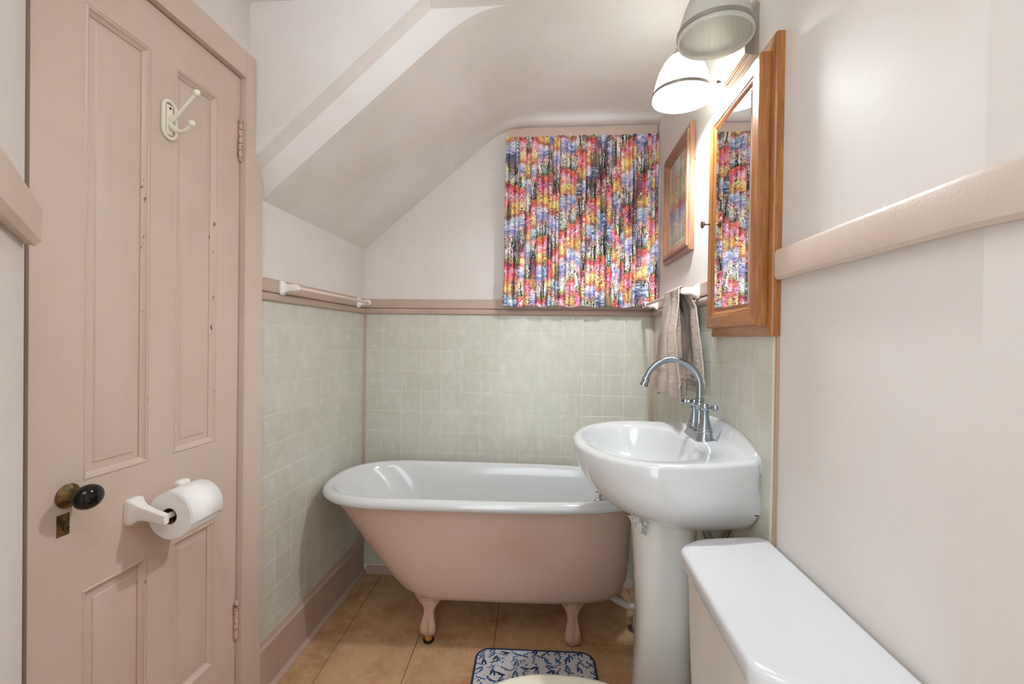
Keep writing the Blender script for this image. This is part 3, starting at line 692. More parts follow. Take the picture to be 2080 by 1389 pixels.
# ------------------------------------------------------------------ medicine cabinet
mc = thing('medicine_cabinet', 'oak medicine cabinet with a mirrored door on the right wall', 'cabinet', (XR, 1.28, 1.262))
pieces = frame_pieces((1.088, 1.480, 1.262, 1.952), [(0, 0.0), (0, 0.016), (0.0015, 0.019), (0.005, 0.0205), (0.055, 0.0205), (0.055, 0.0)], PR)
for k, q in enumerate(pieces): obj('case_rail' if k % 2 == 0 else 'case_stile', q, m_oak_y if k % 2 == 0 else m_oak_z, mc, smooth=25)
bm = B(); box(bm, XR - 0.012, XR, 1.14, 1.43, 1.31, 1.90); obj('case_back', bm, m_oak_z, mc, smooth=0)
bm = B(); box(bm, XR - 0.040, XR - 0.0225, 1.16, 1.38, 1.335, 1.86); dr = obj('door', bm, m_oak_z, mc, smooth=0)
hb = 0.0215
pieces = frame_pieces((1.108, 1.447, 1.287, 1.918), [(0, hb), (0, 0.040), (0.0015, 0.0445), (0.004, 0.046), (0.034, 0.046), (0.036, 0.0435), (0.039, 0.0445), (0.044, 0.043), (0.050, 0.038), (0.054, 0.0375), (0.056, 0.034), (0.056, hb)], PR)
for k, q in enumerate(pieces): obj('door_rail' if k % 2 == 0 else 'door_stile', q, m_oak_y if k % 2 == 0 else m_oak_z, dr, smooth=25)
bm = B(); box(bm, XR - 0.0422, XR - 0.0402, 1.1635, 1.3915, 1.3425, 1.8625)
mir = obj('mirror', bm, m_mirror, dr, smooth=0); mir['label'] = 'mirror glass reflecting the printed curtain'
bm = B(); lathe(bm, [(0.0048, 0), (0.0048, 0.001), (0.0030, 0.003), (0.0028, 0.014), (0.005, 0.0165), (0.0105, 0.019), (0.0125, 0.0215), (0.0115, 0.024), (0.006, 0.026), (0.001, 0.0265)], (XR - 0.0458, 1.430, 1.600), (-1, 0, 0), 28); obj('knob', bm, m_knob, dr)

# ------------------------------------------------------------------ vanity light
vl = thing('wall_light', 'two-shade nickel wall light with ribbed opal glass shades above the mirror', 'lamp', (XR, 1.32, 2.04))
YA, YF, XS, ZR = 1.178, 1.467, 0.392, 1.993
pz0, pz1 = 1.980, 2.135
for (ins, h0, h1) in ((0, 0, 0.010), (0.008, 0.010, 0.018), (0.018, 0.018, 0.026)):
    bm = B(); c_ = 0.022
    y0, y1, z0, z1 = 1.226 + ins, 1.419 - ins, pz0 + ins * 0.8, pz1 - ins * 0.8
    prism(bm, [(y0, z0), (y1, z0), (y1, z1 - c_), (y1 - c_, z1), (y0 + c_, z1), (y0, z1 - c_)], lambda a, b: (XR - h0 + 0.0002, a, b), lambda a, b: (XR - h1, a, b))
    bmesh.ops.bevel(bm, geom=[e for e in bm.edges if all(abs(v.co.x - (XR - h1)) < 1e-5 for v in e.verts)], offset=0.003, segments=3, affect='EDGES')
    obj('backplate_step', bm, m_lightplate, vl, smooth=30)
for yy, lit in ((YA, False), (YF, True)):
    bm = B(); ys = 1.28 if yy < 1.3 else 1.365
    pth = smooth_pts([(XR - 0.024, ys, 2.095), (XR - 0.05, ys + (yy - ys) * 0.2, 2.115), (XS + 0.04, ys + (yy - ys) * 0.75, 2.160), (XS + 0.006, yy, 2.168), (XS, yy, 2.150)], 6)
    tube(bm, pth, 0.0065, 12); arm = obj('arm', bm, m_nickel, vl)
    bm = B(); lathe(bm, [(0.010, 0.036), (0.019, 0.032), (0.026, 0.022), (0.030, 0.010), (0.034, 0.0), (0.030, -0.001)], (XS, yy, 2.122), (0, 0, 1), 32); obj('fitter_cap', bm, m_nickel, arm)
    n = 144; rr = []
    outer = [(0.030, 0.134), (0.045, 0.124), (0.059, 0.104), (0.070, 0.080), (0.0795, 0.050), (0.0855, 0.024), (0.088, 0.012), (0.0885, 0.002), (0.086, 0.0)]
    inner = [(0.0835, 0.002), (0.082, 0.012), (0.0795, 0.028), (0.074, 0.052), (0.065, 0.080), (0.054, 0.102), (0.040, 0.119), (0.028, 0.128)]
    osm = smooth_pts([(a, b, 0) for a, b in outer + inner], 3)
    for p in osm:
        r, h = p.x, p.y
        rib = 0.0006 if h > 0.016 else 0
        rr.append([(XS + (r + rib * math.cos(36 * 2 * PI * k / n)) * math.cos(2 * PI * k / n), yy + (r + rib * math.cos(36 * 2 * PI * k / n)) * math.sin(2 * PI * k / n), ZR + h) for k in range(n)])
    bm = B(); loft(bm, rr, False, False); sh_ = obj('glass_shade', bm, m_shade, vl, smooth=60)
    sh_['label'] = 'ribbed opal glass shade, lit from inside' if lit else 'ribbed opal glass shade, unlit'
    bm = B(); lathe(bm, [(0.0868, 0), (0.0905, 0.001), (0.0900, 0.011), (0.0862, 0.012)], (XS, yy, ZR + 0.010), (0, 0, 1), 72)
    bmesh.ops.delete(bm, geom=[f for f in bm.faces if len(f.verts) > 8], context='FACES_ONLY'); obj('metal_band', bm, m_nickel, sh_)
    bm = B(); lathe(bm, [(0.014, 0), (0.016, -0.004), (0.016, -0.034), (0.013, -0.038)], (XS, yy, 2.128), (0, 0, 1), 24); sk = obj('socket', bm, m_whitecer, arm)
    if lit:
        bm = B(); r0 = 0.0315
        lathe(bm, [(0.012, 0.052)] + [(r0 * math.sin(t), r0 * math.cos(t)) for t in [PI * k / 16 for k in range(3, 17)]], (XS, yy, 2.030), (0, 0, 1), 32); obj('bulb', bm, m_bulb, sk)
bm = B(); tube(bm, [(XR, 1.492, 2.06), (XR - 0.012, 1.492, 2.06)], [0.003, 0.0045], 10); tag(obj('screw_hook', bm, m_gap, base=(XR, 1.492, 2.06)), 'small dark screw in the wall behind the lit lamp shade', 'screw')

# ------------------------------------------------------------------ clawfoot tub
TR = 0.036                                    # the tub stands slightly turned
tubo = thing('clawfoot_bathtub', 'clawfoot bathtub with pink painted outside and white enamel inside along the back wall', 'bathtub', (-0.30, 2.0, 0.0))
tca, tsa = math.cos(TR), math.sin(TR)
def trot(x, y, z): return (-0.30 + (x + 0.30) * tca - (y - 2.0) * tsa, 2.0 + (x + 0.30) * tsa + (y - 2.0) * tca, z)
NT = 120
def outline(xl, xr, hw, z, nr=4.5, rl_=1.12, yc=2.0):
    xc = xl + min(hw * rl_, (xr - xl) * 0.5); pts = []
    for k in range(NT):
        t = 2 * PI * k / NT; c_, s_ = math.cos(t), math.sin(t)
        if c_ < 0: x = xc - (xc - xl) * abs(c_) ** (2 / 2.45); y = hw * math.copysign(abs(s_) ** (2 / 2.45), s_)
        else: x = xc + (xr - xc) * abs(c_) ** (2 / nr); y = hw * math.copysign(abs(s_) ** (2 / nr), s_)
        pts.append(trot(x, yc + y, z))
    # blend so that the seam at the side stays fair
    return pts
XLT, XRT, HW = -0.968, 0.372, 0.296
# roll rim, a profile swept around: (inset, z)
rim_p = [(0.030, 0.586), (0.020, 0.585), (0.008, 0.589), (0.001, 0.598), (0.0, 0.608), (0.004, 0.619), (0.013, 0.627), (0.024, 0.629), (0.036, 0.626), (0.046, 0.617), (0.051, 0.604)]
bm = B()
rings = [outline(XLT + i, XRT - i, HW - i, z) for i, z in rim_p]
inn = [(0.10, 0.058, 0.058, 0.56), (0.18, 0.068, 0.070, 0.45), (0.27, 0.082, 0.090, 0.33), (0.34, 0.105, 0.115, 0.26), (0.42, 0.16, 0.16, 0.235), (0.55, 0.30, 0.23, 0.230)]
for (dl, dr_, dh, z) in inn: rings.append(outline(XLT + dl, XRT - dr_, HW - dh, z))
loft(bm, rings, False, True); obj('basin', bm, m_enamel, tubo, smooth=60)
bm = B(); rings = []
for (dl, dr_, dh, z) in ((0.040, 0.030, 0.030, 0.588), (0.052, 0.032, 0.034, 0.575), (0.095, 0.034, 0.038, 0.52), (0.155, 0.037, 0.045, 0.44), (0.225, 0.042, 0.055, 0.345), (0.285, 0.050, 0.068, 0.270), (0.325, 0.066, 0.085, 0.222), (0.365, 0.092, 0.108, 0.196), (0.41, 0.125, 0.14, 0.181), (0.48, 0.20, 0.20, 0.172)):
    rings.append(outline(XLT + dl, XRT - dr_, HW - dh, z))
loft(bm, rings, False, True); ob = obj('tub_shell', bm, m_tub, tubo, smooth=60); ob['label'] = 'pink painted cast iron outside'
def claw(x, y, sgn, block):
    """ball-and-claw foot: flared bracket, ankle, claws over a ball"""
    bm = B(); q = []
    #   z, dx half width, dy half depth, dy offset
    z_lo = 0.028 if block else 0.0
    lv = [(0.205, 0.078, 0.012, 0.018), (0.188, 0.070, 0.016, 0.010), (0.170, 0.058, 0.019, 0.004), (0.152, 0.042, 0.021, 0.0), (0.134, 0.029, 0.021, -0.002), (0.112, 0.0225, 0.020, -0.004), (0.088, 0.0240, 0.022, -0.006),
          (0.062, 0.030, 0.028, -0.010), (0.042, 0.0335, 0.032, -0.013), (0.022, 0.030, 0.030, -0.014), (0.008, 0.021, 0.022, -0.014), (0.0, 0.010, 0.011, -0.014)]
    n = 40
    for (z, hx, hy, oy) in lv:
        z2 = z_lo + z * (0.195 - z_lo) / 0.195
        cl = 0.13 * math.exp(-((z - 0.045) / 0.04) ** 2)
        q.append([(x + hx * (1 + cl * math.cos(4 * t + PI)) * math.cos(t), y + sgn * (oy) + hy * (1 + cl * math.cos(4 * t + PI)) * math.sin(t), z2) for t in [2 * PI * k / n for k in range(n)]])
    loft(bm, [[trot(*p) for p in r] for r in q]); ft = obj('claw_foot', bm, m_foot, tubo, smooth=70)
    # talons and scroll relief
    for a_ in (-0.95, 0, 0.95):
        bm = B(); pth = []
        for (z, r_) in ((0.150, 0.020), (0.118, 0.020), (0.095, 0.022), (0.070, 0.030), (0.048, 0.0355), (0.030, 0.036), (0.014, 0.030)):
            z2 = z_lo + z * (0.195 - z_lo) / 0.195
            oy = -0.004 - 0.010 * min(1, (0.12 - z) / 0.07)
            pth.append(trot(x + r_ * math.sin(a_) * 0.92, y + sgn * oy + sgn * -1 * r_ * math.cos(a_) * 0.86, z2))
        pp = smooth_pts(pth, 3); tube(bm, pp, [0.004 + 0.002 * math.sin(i * 1.2) ** 2 for i in range(len(pp))], 8); obj('talon', bm, m_foot, ft, smooth=70)
    for s_ in (-1, 1):
        bm = B(); pth = []
        for k in range(18):
            t = k * 0.42; r_ = 0.017 - 0.0007 * k
            zz_ = 0.166 + r_ * math.sin(t); xx_ = x + s_ * (0.028 - r_ * math.cos(t))
            pth.append(trot(xx_, y + sgn * (0.004 - 0.020 + (0.166 - zz_) * 0.1), zz_))
        tube(bm, pth, 0.0026, 6); obj('scroll', bm, m_foot, ft, smooth=70)
    if block:
        bm = B(); lathe(bm, [(0.0155, 0.006), (0.0155, 0.030)], trot(x, y + sgn * -0.014, 0), (0, 0, 1), 24); obj('wood_block', bm, m_blockw, tubo)
        bm = B(); lathe(bm, [(0.021, 0.0), (0.022, 0.002), (0.022, 0.007), (0.017, 0.010)], trot(x, y + sgn * -0.014, 0), (0, 0, 1), 24); obj('caster_cup', bm, m_rubber, tubo)
claw(-0.490, 1.868, 1, True); claw(0.100, 1.888, 1, False); claw(-0.490, 2.14, -1, False); claw(0.100, 2.14, -1, False)
bm = B(); lathe(bm, [(0.018, 0), (0.018, 0.003), (0.012, 0.004)], (0.05, 2.02, 0.2302), (0, 0, 1), 24); obj('drain', bm, m_chrome, tubo)

# tub taps and waste at the right end
tf = thing('tub_faucet', 'chrome tub faucet with two cross handles at the right end of the bathtub', 'faucet', (0.275, 2.02, 0.54))
bm = B(); box(bm, 0.262, 0.300, 1.955, 2.085, 0.548, 0.576, 0.006); obj('faucet_body', bm, m_chrome, tf)
for yy in (1.985, 2.055):
    bm = B(); lathe(bm, [(0.006, -0.055), (0.007, -0.02), (0.006, 0.0), (0.009, 0.003), (0.009, 0.010), (0.005, 0.012), (0.005, 0.024)], (0.218 + (yy - 1.985) * 0.25, yy, 0.575), (0, 0, 1), 18)
    st = obj('valve_stem', bm, m_chrome, tf)
    bm = B(); cxx = 0.218 + (yy - 1.985) * 0.25
    tube(bm, [(cxx - 0.018, yy, 0.599), (cxx + 0.018, yy, 0.599)], [0.0045, 0.0045], 10); tube(bm, [(cxx, yy - 0.018, 0.599), (cxx, yy + 0.018, 0.599)], 0.0045, 10)
    bmesh.ops.create_uvsphere(bm, u_segments=12, v_segments=8, radius=0.0075, matrix=Matrix.Translation((cxx, yy, 0.600))); obj('cross_handle', bm, m_chrome, st)
    bm = B(); tube(bm, [(cxx, yy, 0.560), (0.270, yy, 0.560)], 0.006, 10); obj('valve_arm', bm, m_chrome, tf)
bm = B(); pth = smooth_pts([(0.266, 2.02, 0.560), (0.235, 2.02, 0.558), (0.205, 2.02, 0.548), (0.198, 2.02, 0.530)], 5); tube(bm, pth, 0.009, 14); obj('spout', bm, m_chrome, tf)
dp = thing('tub_waste_pipe', 'white waste pipe with a chrome floor flange behind the sink pedestal at the tub end', 'pipe', (0.388, 2.02, 0.0))
bm = B(); tube(bm, [(0.388, 2.02, 0.004), (0.388, 2.02, 0.235)], 0.0165, 20); obj('riser', bm, m_pvc, dp)
bm = B(); lathe(bm, [(0.019, 0.0), (0.021, 0.004), (0.021, 0.024), (0.019, 0.028)], (0.388, 2.02, 0.205), (0, 0, 1), 20); obj('coupling', bm, m_pvc, dp)
bm = B(); tube(bm, smooth_pts([(0.388, 2.02, 0.10), (0.36, 2.015, 0.098), (0.30, 2.01, 0.125), (0.24, 2.01, 0.165)], 5), 0.0145, 16); obj('elbow', bm, m_pvc, dp)
bm = B(); lathe(bm, [(0.040, 0.0), (0.040, 0.003), (0.030, 0.010), (0.018, 0.013)], (0.388, 2.02, 0.0), (0, 0, 1), 28); fl = obj('floor_flange', bm, m_chrome, dp)

# ------------------------------------------------------------------ bath mat
mt = thing('bath_mat', 'white bath mat with blue leaf print and navy binding on the floor before the tub', 'mat', (-0.04, 1.56, 0.0))
m0 = Vector((-0.036, 1.567)); mw, mh, rc = 0.462, 0.52, 0.055
def mrot(a, b): return (m0.x + a * ca - b * sa, m0.y + a * sa + b * ca)
na, nb = 460, 500
a1_ = np.linspace(-mw / 2, mw / 2, na); b1_ = np.linspace(-mh / 2, mh / 2, nb)
Am, Bm = np.meshgrid(a1_, b1_)
# pull the grid corners in to round them
lim = np.where(np.abs(Bm) > mh / 2 - rc, mw / 2 - rc + np.sqrt(np.clip(rc ** 2 - (np.abs(Bm) - (mh / 2 - rc)) ** 2, 0, None)), mw / 2)
Am = Am * lim / (mw / 2)
colm = np.ones(Am.shape + (3,)) * lin((206, 204, 206))
rm = np.random.RandomState(12)
blues = [(56, 80, 126), (74, 104, 146), (34, 48, 84), (92, 108, 136)]
def leaf(cx_, cy_, th_, ln, wdt, c_):
    global colm
    sel = (np.abs(Am - cx_) < ln) & (np.abs(Bm - cy_) < ln)
    dx = Am - cx_; dy = Bm - cy_
    u_ = dx * math.cos(th_) + dy * math.sin(th_); v_ = -dx * math.sin(th_) + dy * math.cos(th_)
    e = (u_ / ln * 2) ** 2 + (v_ / wdt * 2) ** 2
    mk = (1 - sst(e, 0.75, 1.15)) * sel
    colm = nearest_mix(colm, mk, lin(c_))
gy = -mh / 2 + 0.02; sprigs = []
for gi in range(11):
    for gj in range(14):
        bx_ = -mw / 2 + 0.025 + gi * 0.042 + rm.uniform(-0.012, 0.012); by_ = 0.01 + gj * 0.019 + rm.uniform(-0.008, 0.008)
        kind = rm.randint(4); th_ = rm.uniform(-1.4, 1.4) + PI / 2; c_ = blues[rm.randint(4)]
        if kind == 0:
            leaf(bx_, by_, th_, 0.036, 0.0095, c_); leaf(bx_ + 0.010, by_ - 0.006, th_ + 0.5, 0.028, 0.008, c_)
        elif kind == 1:
            for k in range(5):
                q = (k - 2) * 0.0075; leaf(bx_ + q * math.cos(th_), by_ + q * math.sin(th_), th_ + (0.8 if k % 2 else -0.8), 0.014, 0.0052, c_)
            leaf(bx_, by_, th_, 0.042, 0.0020, c_)
        elif kind == 2:
            leaf(bx_, by_, th_, 0.011, 0.009, c_); leaf(bx_ - 0.014, by_ + 0.006, th_, 0.005, 0.005, c_)
        else:
            leaf(bx_, by_, th_, 0.046, 0.0022, c_); leaf(bx_ + 0.006, by_ + 0.004, th_ + 0.9, 0.022, 0.0048, c_); leaf(bx_ - 0.006, by_ - 0.004, th_ - 0.9, 0.022, 0.0048, c_)
Xm = m0.x + Am * ca - Bm * sa; Ym = m0.y + Am * sa + Bm * ca
grid_obj('printed_top', np.stack([Xm, Ym, 0.0075 + 0 * Xm], -1), m_matprint, mt, colm)
def mring(off, z):
    out = []
    hx, hy, r = mw / 2 + off, mh / 2 + off, rc + off
    for (sx_, sy_, t0) in ((1, 1, 0), (-1, 1, PI / 2), (-1, -1, PI), (1, -1, 1.5 * PI)):
        for k in range(9):
            t = t0 + k / 8 * PI / 2; a, b = sx_ * (hx - r) + r * math.cos(t), sy_ * (hy - r) + r * math.sin(t); p = mrot(a, b); out.append((p[0], p[1], z))
    return out
bm = B(); loft(bm, [mring(-0.0075, 0.0068), mring(-0.0065, 0.0092), mring(-0.001, 0.0094), mring(0.001, 0.007), mring(0.001, 0.0035), mring(-0.002, 0.001), mring(-0.008, 0.001)], False, True)
obj('binding', bm, m_matedge, mt, smooth=60)

# ------------------------------------------------------------------ pedestal sink
SY = 1.412
sink = thing('pedestal_sink', 'white porcelain pedestal sink with a rounded front against the right wall', 'sink', (XR, SY, 0.0))
def prof_poly(front, near, far, wm=0.0):
    """plan outline of the sink at one height: wall at the right, tip at x=front"""
    half = [(XR - 0.002, 0.83), (XR - 0.05, 0.885), (XR - 0.12, 0.955), (XR - 0.20, 0.998), (XR - 0.27, 0.985), (XR - 0.335, 0.88), (XR - 0.388, 0.70), (XR - 0.425, 0.45), (XR - 0.443, 0.18)]
    k = (XR - front) / 0.445
    wmn = lambda x, v: max(v, wm + 0.10 * (XR - x)) if x > XR - 0.13 else v
    a = [(XR - (XR - x) * k, -wmn(x, near * wgt)) for x, wgt in half]; b = [(XR - (XR - x) * k, wmn(x, far * wgt)) for x, wgt in half[::-1]]
    pts = smooth_pts([(x, y, 0) for x, y in a] + [(front, 0, 0)] + [(x, y, 0) for x, y in b], 5)
    return [(p.x, SY + p.y) for p in pts]
def sample_ray(poly, c, n):
    out = []; P_ = poly + [poly[0]]
    for k in range(n):
        t = 2 * PI * (k + 0.5) / n; dx, dy = math.cos(t), math.sin(t); best = None
        for i in range(len(P_) - 1):
            x1, y1 = P_[i][0] - c[0], P_[i][1] - c[1]; x2, y2 = P_[i + 1][0] - c[0], P_[i + 1][1] - c[1]
            ex_, ey_ = x2 - x1, y2 - y1; den = dx * ey_ - dy * ex_
            if abs(den) < 1e-12: continue
            s_ = (x1 * ey_ - y1 * ex_) / den; q = (x1 * dy - y1 * dx) / den
            if s_ > 0 and -1e-6 <= q <= 1 + 1e-6 and (best is None or s_ > best): best = s_
        best = best or 0.1
        out.append((c[0] + dx * best, c[1] + dy * best))
    return out
NS = 128; SC = (0.30, SY)
def sring(front, near, far, z, inset=0.0, zf=None, wm=0.0):
    base = sample_ray(prof_poly(front, near, far, wm), SC, NS); out = []
    for (x, y) in base:
        d_ = Vector((x - SC[0], y - SC[1])); L_ = d_.length; d2 = d_ * (max(L_ - inset, 0.01) / L_)
        out.append((SC[0] + d2.x, SC[1] + d2.y, z if zf is None else zf(SC[0] + d2.x, z)))
    return out
tilt = lambda x, z: z + 0.010 * (x - 0.07) / 0.445           # the deck rises slightly to the wall
bm = B(); rings = []
for (fr, nn, z) in ((0.255, 0.150, 0.752), (0.225, 0.195, 0.760), (0.190, 0.232, 0.776), (0.150, 0.262, 0.800), (0.116, 0.284, 0.832), (0.090, 0.298, 0.868), (0.076, 0.305, 0.905), (0.0715, 0.307, 0.928)):
    rings.append(sring(fr, nn, nn, z, wm={0.776: 0.205, 0.800: 0.232, 0.832: 0.249, 0.868: 0.253}.get(z, 0.0)))
rings += [sring(0.071, 0.307, 0.307, 0.940, 0.000, tilt), sring(0.071, 0.307, 0.307, 0.9465, 0.004, tilt), sring(0.071, 0.307, 0.307, 0.9500, 0.012, tilt), sring(0.071, 0.307, 0.307, 0.9500, 0.022, tilt)]
# bowl
bc = (0.263, SY + 0.008)
def bring(ax, ay, z, sq=1.0, dx=0.0):
    out = []
    for k in range(NS):
        t = 2 * PI * (k + 0.5) / NS; c_, s_ = math.cos(t), math.sin(t)
        axx = ax * (0.98 if c_ > 0 else 1.0)
        out.append((bc[0] + dx + axx * math.copysign(abs(c_) ** sq, c_), bc[1] + ay * s_))
    return [(a, b, z) for a, b in sample_ray(out, SC, NS)]
rings += [bring(0.168, 0.226, 0.9510, 0.9), bring(0.165, 0.222, 0.9475, 0.9), bring(0.161, 0.216, 0.938, 0.9), bring(0.155, 0.207, 0.918, 0.92), bring(0.146, 0.193, 0.89), bring(0.130, 0.17, 0.862), bring(0.108, 0.14, 0.842), bring(0.08, 0.095, 0.830), bring(0.045, 0.05, 0.826)]
loft(bm, rings, True, True); obj('basin', bm, m_porc, sink, smooth=50)
# back ledge (arched)
bm = B(); arc = [(1.160, 0.958), (1.166, 0.968), (1.19, 0.981), (1.23, 0.996), (1.29, 1.008), (1.36, 1.0125), (1.412, 1.0135)]
arc = arc + [(2 * SY - y, z) for y, z in arc[:-1][::-1]]
arc = [(p.x, p.y) for p in smooth_pts([(a, b, 0) for a, b in arc], 4)]
def lrow(f, x, low=0.945): return [(x, y, low + (z - low) * f) for y, z in arc]
rows_ = [[(XR - 0.002, y, 0.93) for y, z in arc], lrow(1, XR - 0.002), lrow(1, XR - 0.006), lrow(0.97, XR - 0.012), lrow(0.80, XR - 0.017), lrow(0.5, XR - 0.022), lrow(0.25, XR - 0.030), lrow(0.08, XR - 0.042), [(XR - 0.05, y, 0.93) for y, z in arc]]
vr = [[bm.verts.new(p) for p in r] for r in rows_]
for a_ in range(len(vr)):
    b_ = (a_ + 1) % len(vr)
    for i in range(len(arc) - 1): bm.faces.new((vr[a_][i], vr[a_][i + 1], vr[b_][i + 1], vr[b_][i]))
bm.faces.new([r[0] for r in vr]); bm.faces.new([r[-1] for r in vr][::-1])
obj('back_ledge', bm, m_porc, sink, smooth=70)
# wall skirt of the basin
bm = B()
def sk_ring(x):
    e = (XR - x)
    return [(x, 1.175, 0.86), (x, 1.170, 0.855), (x, 1.163, 0.845), (x, 1.164, 0.827), (x, 1.185, 0.812), (x, 1.24, 0.806), (x, 1.59, 0.806), (x, 1.64, 0.812), (x, 1.661, 0.827), (x, 1.661, 0.845), (x, 1.654, 0.855), (x, 1.649, 0.86)]
loft(bm, [sk_ring(XR - 0.002), sk_ring(XR - 0.018)])
obj('wall_flange', bm, m_porc, sink, smooth=40)
# pedestal
bm = B(); rings = []
for (z, x0, x1, hy) in ((0.0, 0.246, 0.432, 0.120), (0.03, 0.250, 0.430, 0.117), (0.12, 0.257, 0.428, 0.105), (0.25, 0.265, 0.426, 0.096), (0.40, 0.268, 0.424, 0.092), (0.55, 0.262, 0.426, 0.094), (0.66, 0.254, 0.430, 0.100), (0.73, 0.246, 0.434, 0.106), (0.77, 0.243, 0.435, 0.110)):
    xc, hx = (x0 + x1) / 2, (x1 - x0) / 2
    rings.append([(xc + hx * math.copysign(abs(math.cos(t)) ** 0.72, math.cos(t)), SY + hy * math.copysign(abs(math.sin(t)) ** 0.8, math.sin(t)), z) for t in [2 * PI * (k + 0.5) / 64 for k in range(64)]])
loft(bm, rings); obj('pedestal', bm, m_porc_grey, sink, smooth=60)
bm = B(); lathe(bm, [(0.006, 0), (0.006, 0.001)], (XR - 0.0105, 1.1655, 0.828), (0, -1, 0), 16, 1, 0.8); obj('mounting_hole', bm, m_rubber, sink)
bm = B(); lathe(bm, [(0.02, 0), (0.02, 0.003), (0.012, 0.005)], (bc[0], bc[1], 0.8265), (0, 0, 1), 24); obj('drain', bm, m_chrome, sink)

# faucet -------------------------------------------------------------
fx, fy = 0.459, 1.462; fz = 0.9545
fc = thing('sink_faucet', 'chrome gooseneck faucet with two lever handles standing on the sink deck', 'faucet', (fx, fy, fz))
def capsule(hx, hy, z, n=48):
    out = []
    for k in range(n):
        t = 2 * PI * k / n; out.append((fx + hx * math.cos(t), fy + (hy - hx) * (1 if math.sin(t) > 0 else -1) * min(1, abs(math.sin(t)) * 6) + hx * math.sin(t), z))
    return out
bm = B(); loft(bm, [capsule(0.0285, 0.079, fz - 0.004), capsule(0.0285, 0.079, fz + 0.004), capsule(0.0265, 0.077, fz + 0.007), capsule(0.0245, 0.075, fz + 0.009), capsule(0.0225, 0.073, fz + 0.018), capsule(0.0215, 0.072, fz + 0.0225), capsule(0.018, 0.069, fz + 0.024)])
obj('base', bm, m_dchrome, fc, smooth=45)
bell = [(0.0225, 0), (0.0235, 0.003), (0.0225, 0.006), (0.0205, 0.008), (0.020, 0.010), (0.021, 0.012), (0.0195, 0.015), (0.016, 0.026), (0.0125, 0.040), (0.0105, 0.052), (0.010, 0.056), (0.0125, 0.058), (0.0125, 0.062), (0.009, 0.064), (0.009, 0.067), (0.0125, 0.071), (0.0135, 0.077), (0.0115, 0.083), (0.006, 0.0865), (0.001, 0.087)]
for sgn in (-1, 1):
    yy = fy + sgn * 0.051; zz0 = fz + 0.0225
    bm = B(); lathe(bm, bell, (fx, yy, zz0), (0, 0, 1), 28); hb_ = obj('handle_body', bm, m_dchrome, fc, smooth=50)
    dx = 0.75 if sgn < 0 else -0.85; dy = -0.66 if sgn < 0 else 0.53
    bm = B(); hz = zz0 + 0.077
    pts = [(fx, yy, hz), (fx + dx * 0.013, yy + dy * 0.013, hz), (fx + dx * 0.020, yy + dy * 0.020, hz - 0.001), (fx + dx * 0.024, yy + dy * 0.024, hz - 0.001), (fx + dx * 0.034, yy + dy * 0.034, hz - 0.001), (fx + dx * 0.037, yy + dy * 0.037, hz - 0.001)]
    tube(bm, pts, [0.004, 0.0045, 0.0045, 0.0078, 0.0085, 0.006], 14); obj('lever', bm, m_dchrome, hb_, smooth=50)
bm = B(); lathe(bm, [(0.019, 0), (0.020, 0.003), (0.018, 0.007), (0.0165, 0.010), (0.014, 0.03), (0.0125, 0.055), (0.012, 0.070), (0.0138, 0.072), (0.0138, 0.082), (0.012, 0.084), (0.011, 0.086), (0.0135, 0.088), (0.0135, 0.094), (0.010, 0.096)], (fx, fy, fz + 0.0225), (0, 0, 1), 28)
obj('spout_body', bm, m_dchrome, fc, smooth=45)
bm = B(); pth = [(fx, fy, fz + 0.10), (fx, fy, 1.085), (fx, fy, 1.108)]
Rg = 0.083
for k in range(1, 24):
    t = PI * k / 23 * 0.915; pth.append((fx - Rg + Rg * math.cos(t), fy, 1.108 + Rg * math.sin(t)))
tube(bm, pth, 0.0092, 20); obj('gooseneck', bm, m_dchrome, fc, smooth=60)
e = Vector(pth[-1]); dv = (Vector(pth[-1]) - Vector(pth[-2])).normalized()
bm = B(); lathe(bm, [(0.0095, -0.003), (0.0118, -0.001), (0.0118, 0.006), (0.0105, 0.008), (0.0115, 0.016), (0.0132, 0.021), (0.0132, 0.024), (0.008, 0.0245)], e, dv, 24); obj('aerator', bm, m_dchrome, fc, smooth=50)

# plumbing under the sink ----------------------------------------------
sp2 = thing('sink_trap', 'chrome drain trap with a black pipe behind the sink pedestal', 'pipe', (0.46, 1.44, 0.62))
bm = B(); tube(bm, [(0.40, 1.44, 0.697), (0.462, 1.44, 0.697)], 0.0125, 16); obj('black_pipe', bm, m_rubber, sp2)
bm = B(); tube(bm, smooth_pts([(0.463, 1.44, 0.76), (0.464, 1.44, 0.72), (0.474, 1.44, 0.685), (0.484, 1.44, 0.655), (0.496, 1.44, 0.635), (0.514, 1.44, 0.63)], 5), 0.0135, 16); obj('trap_bend', bm, m_chrome, sp2)
bm = B(); lathe(bm, [(0.017, 0), (0.019, 0.004), (0.019, 0.014), (0.017, 0.018)], (0.452, 1.44, 0.697), (1, 0, 0), 18); obj('slip_nut', bm, m_chrome, sp2)
sp3 = thing('supply_hose', 'braided supply hose slanting down from the sink behind the toilet tank', 'hose', (0.49, 1.32, 0.60))
bm = B(); tube(bm, smooth_pts([(0.500, 1.30, 0.785), (0.496, 1.30, 0.750), (0.478, 1.31, 0.69), (0.452, 1.32, 0.635), (0.44, 1.32, 0.56), (0.47, 1.32, 0.50), (0.512, 1.32, 0.49)], 6), 0.0082, 14); obj('hose', bm, m_hose, sp3)
bm = B(); tube(bm, [(0.405, 1.33, 0.668), (0.452, 1.325, 0.650)], 0.0032, 10); obj('valve_rod', bm, m_hose, sp3)
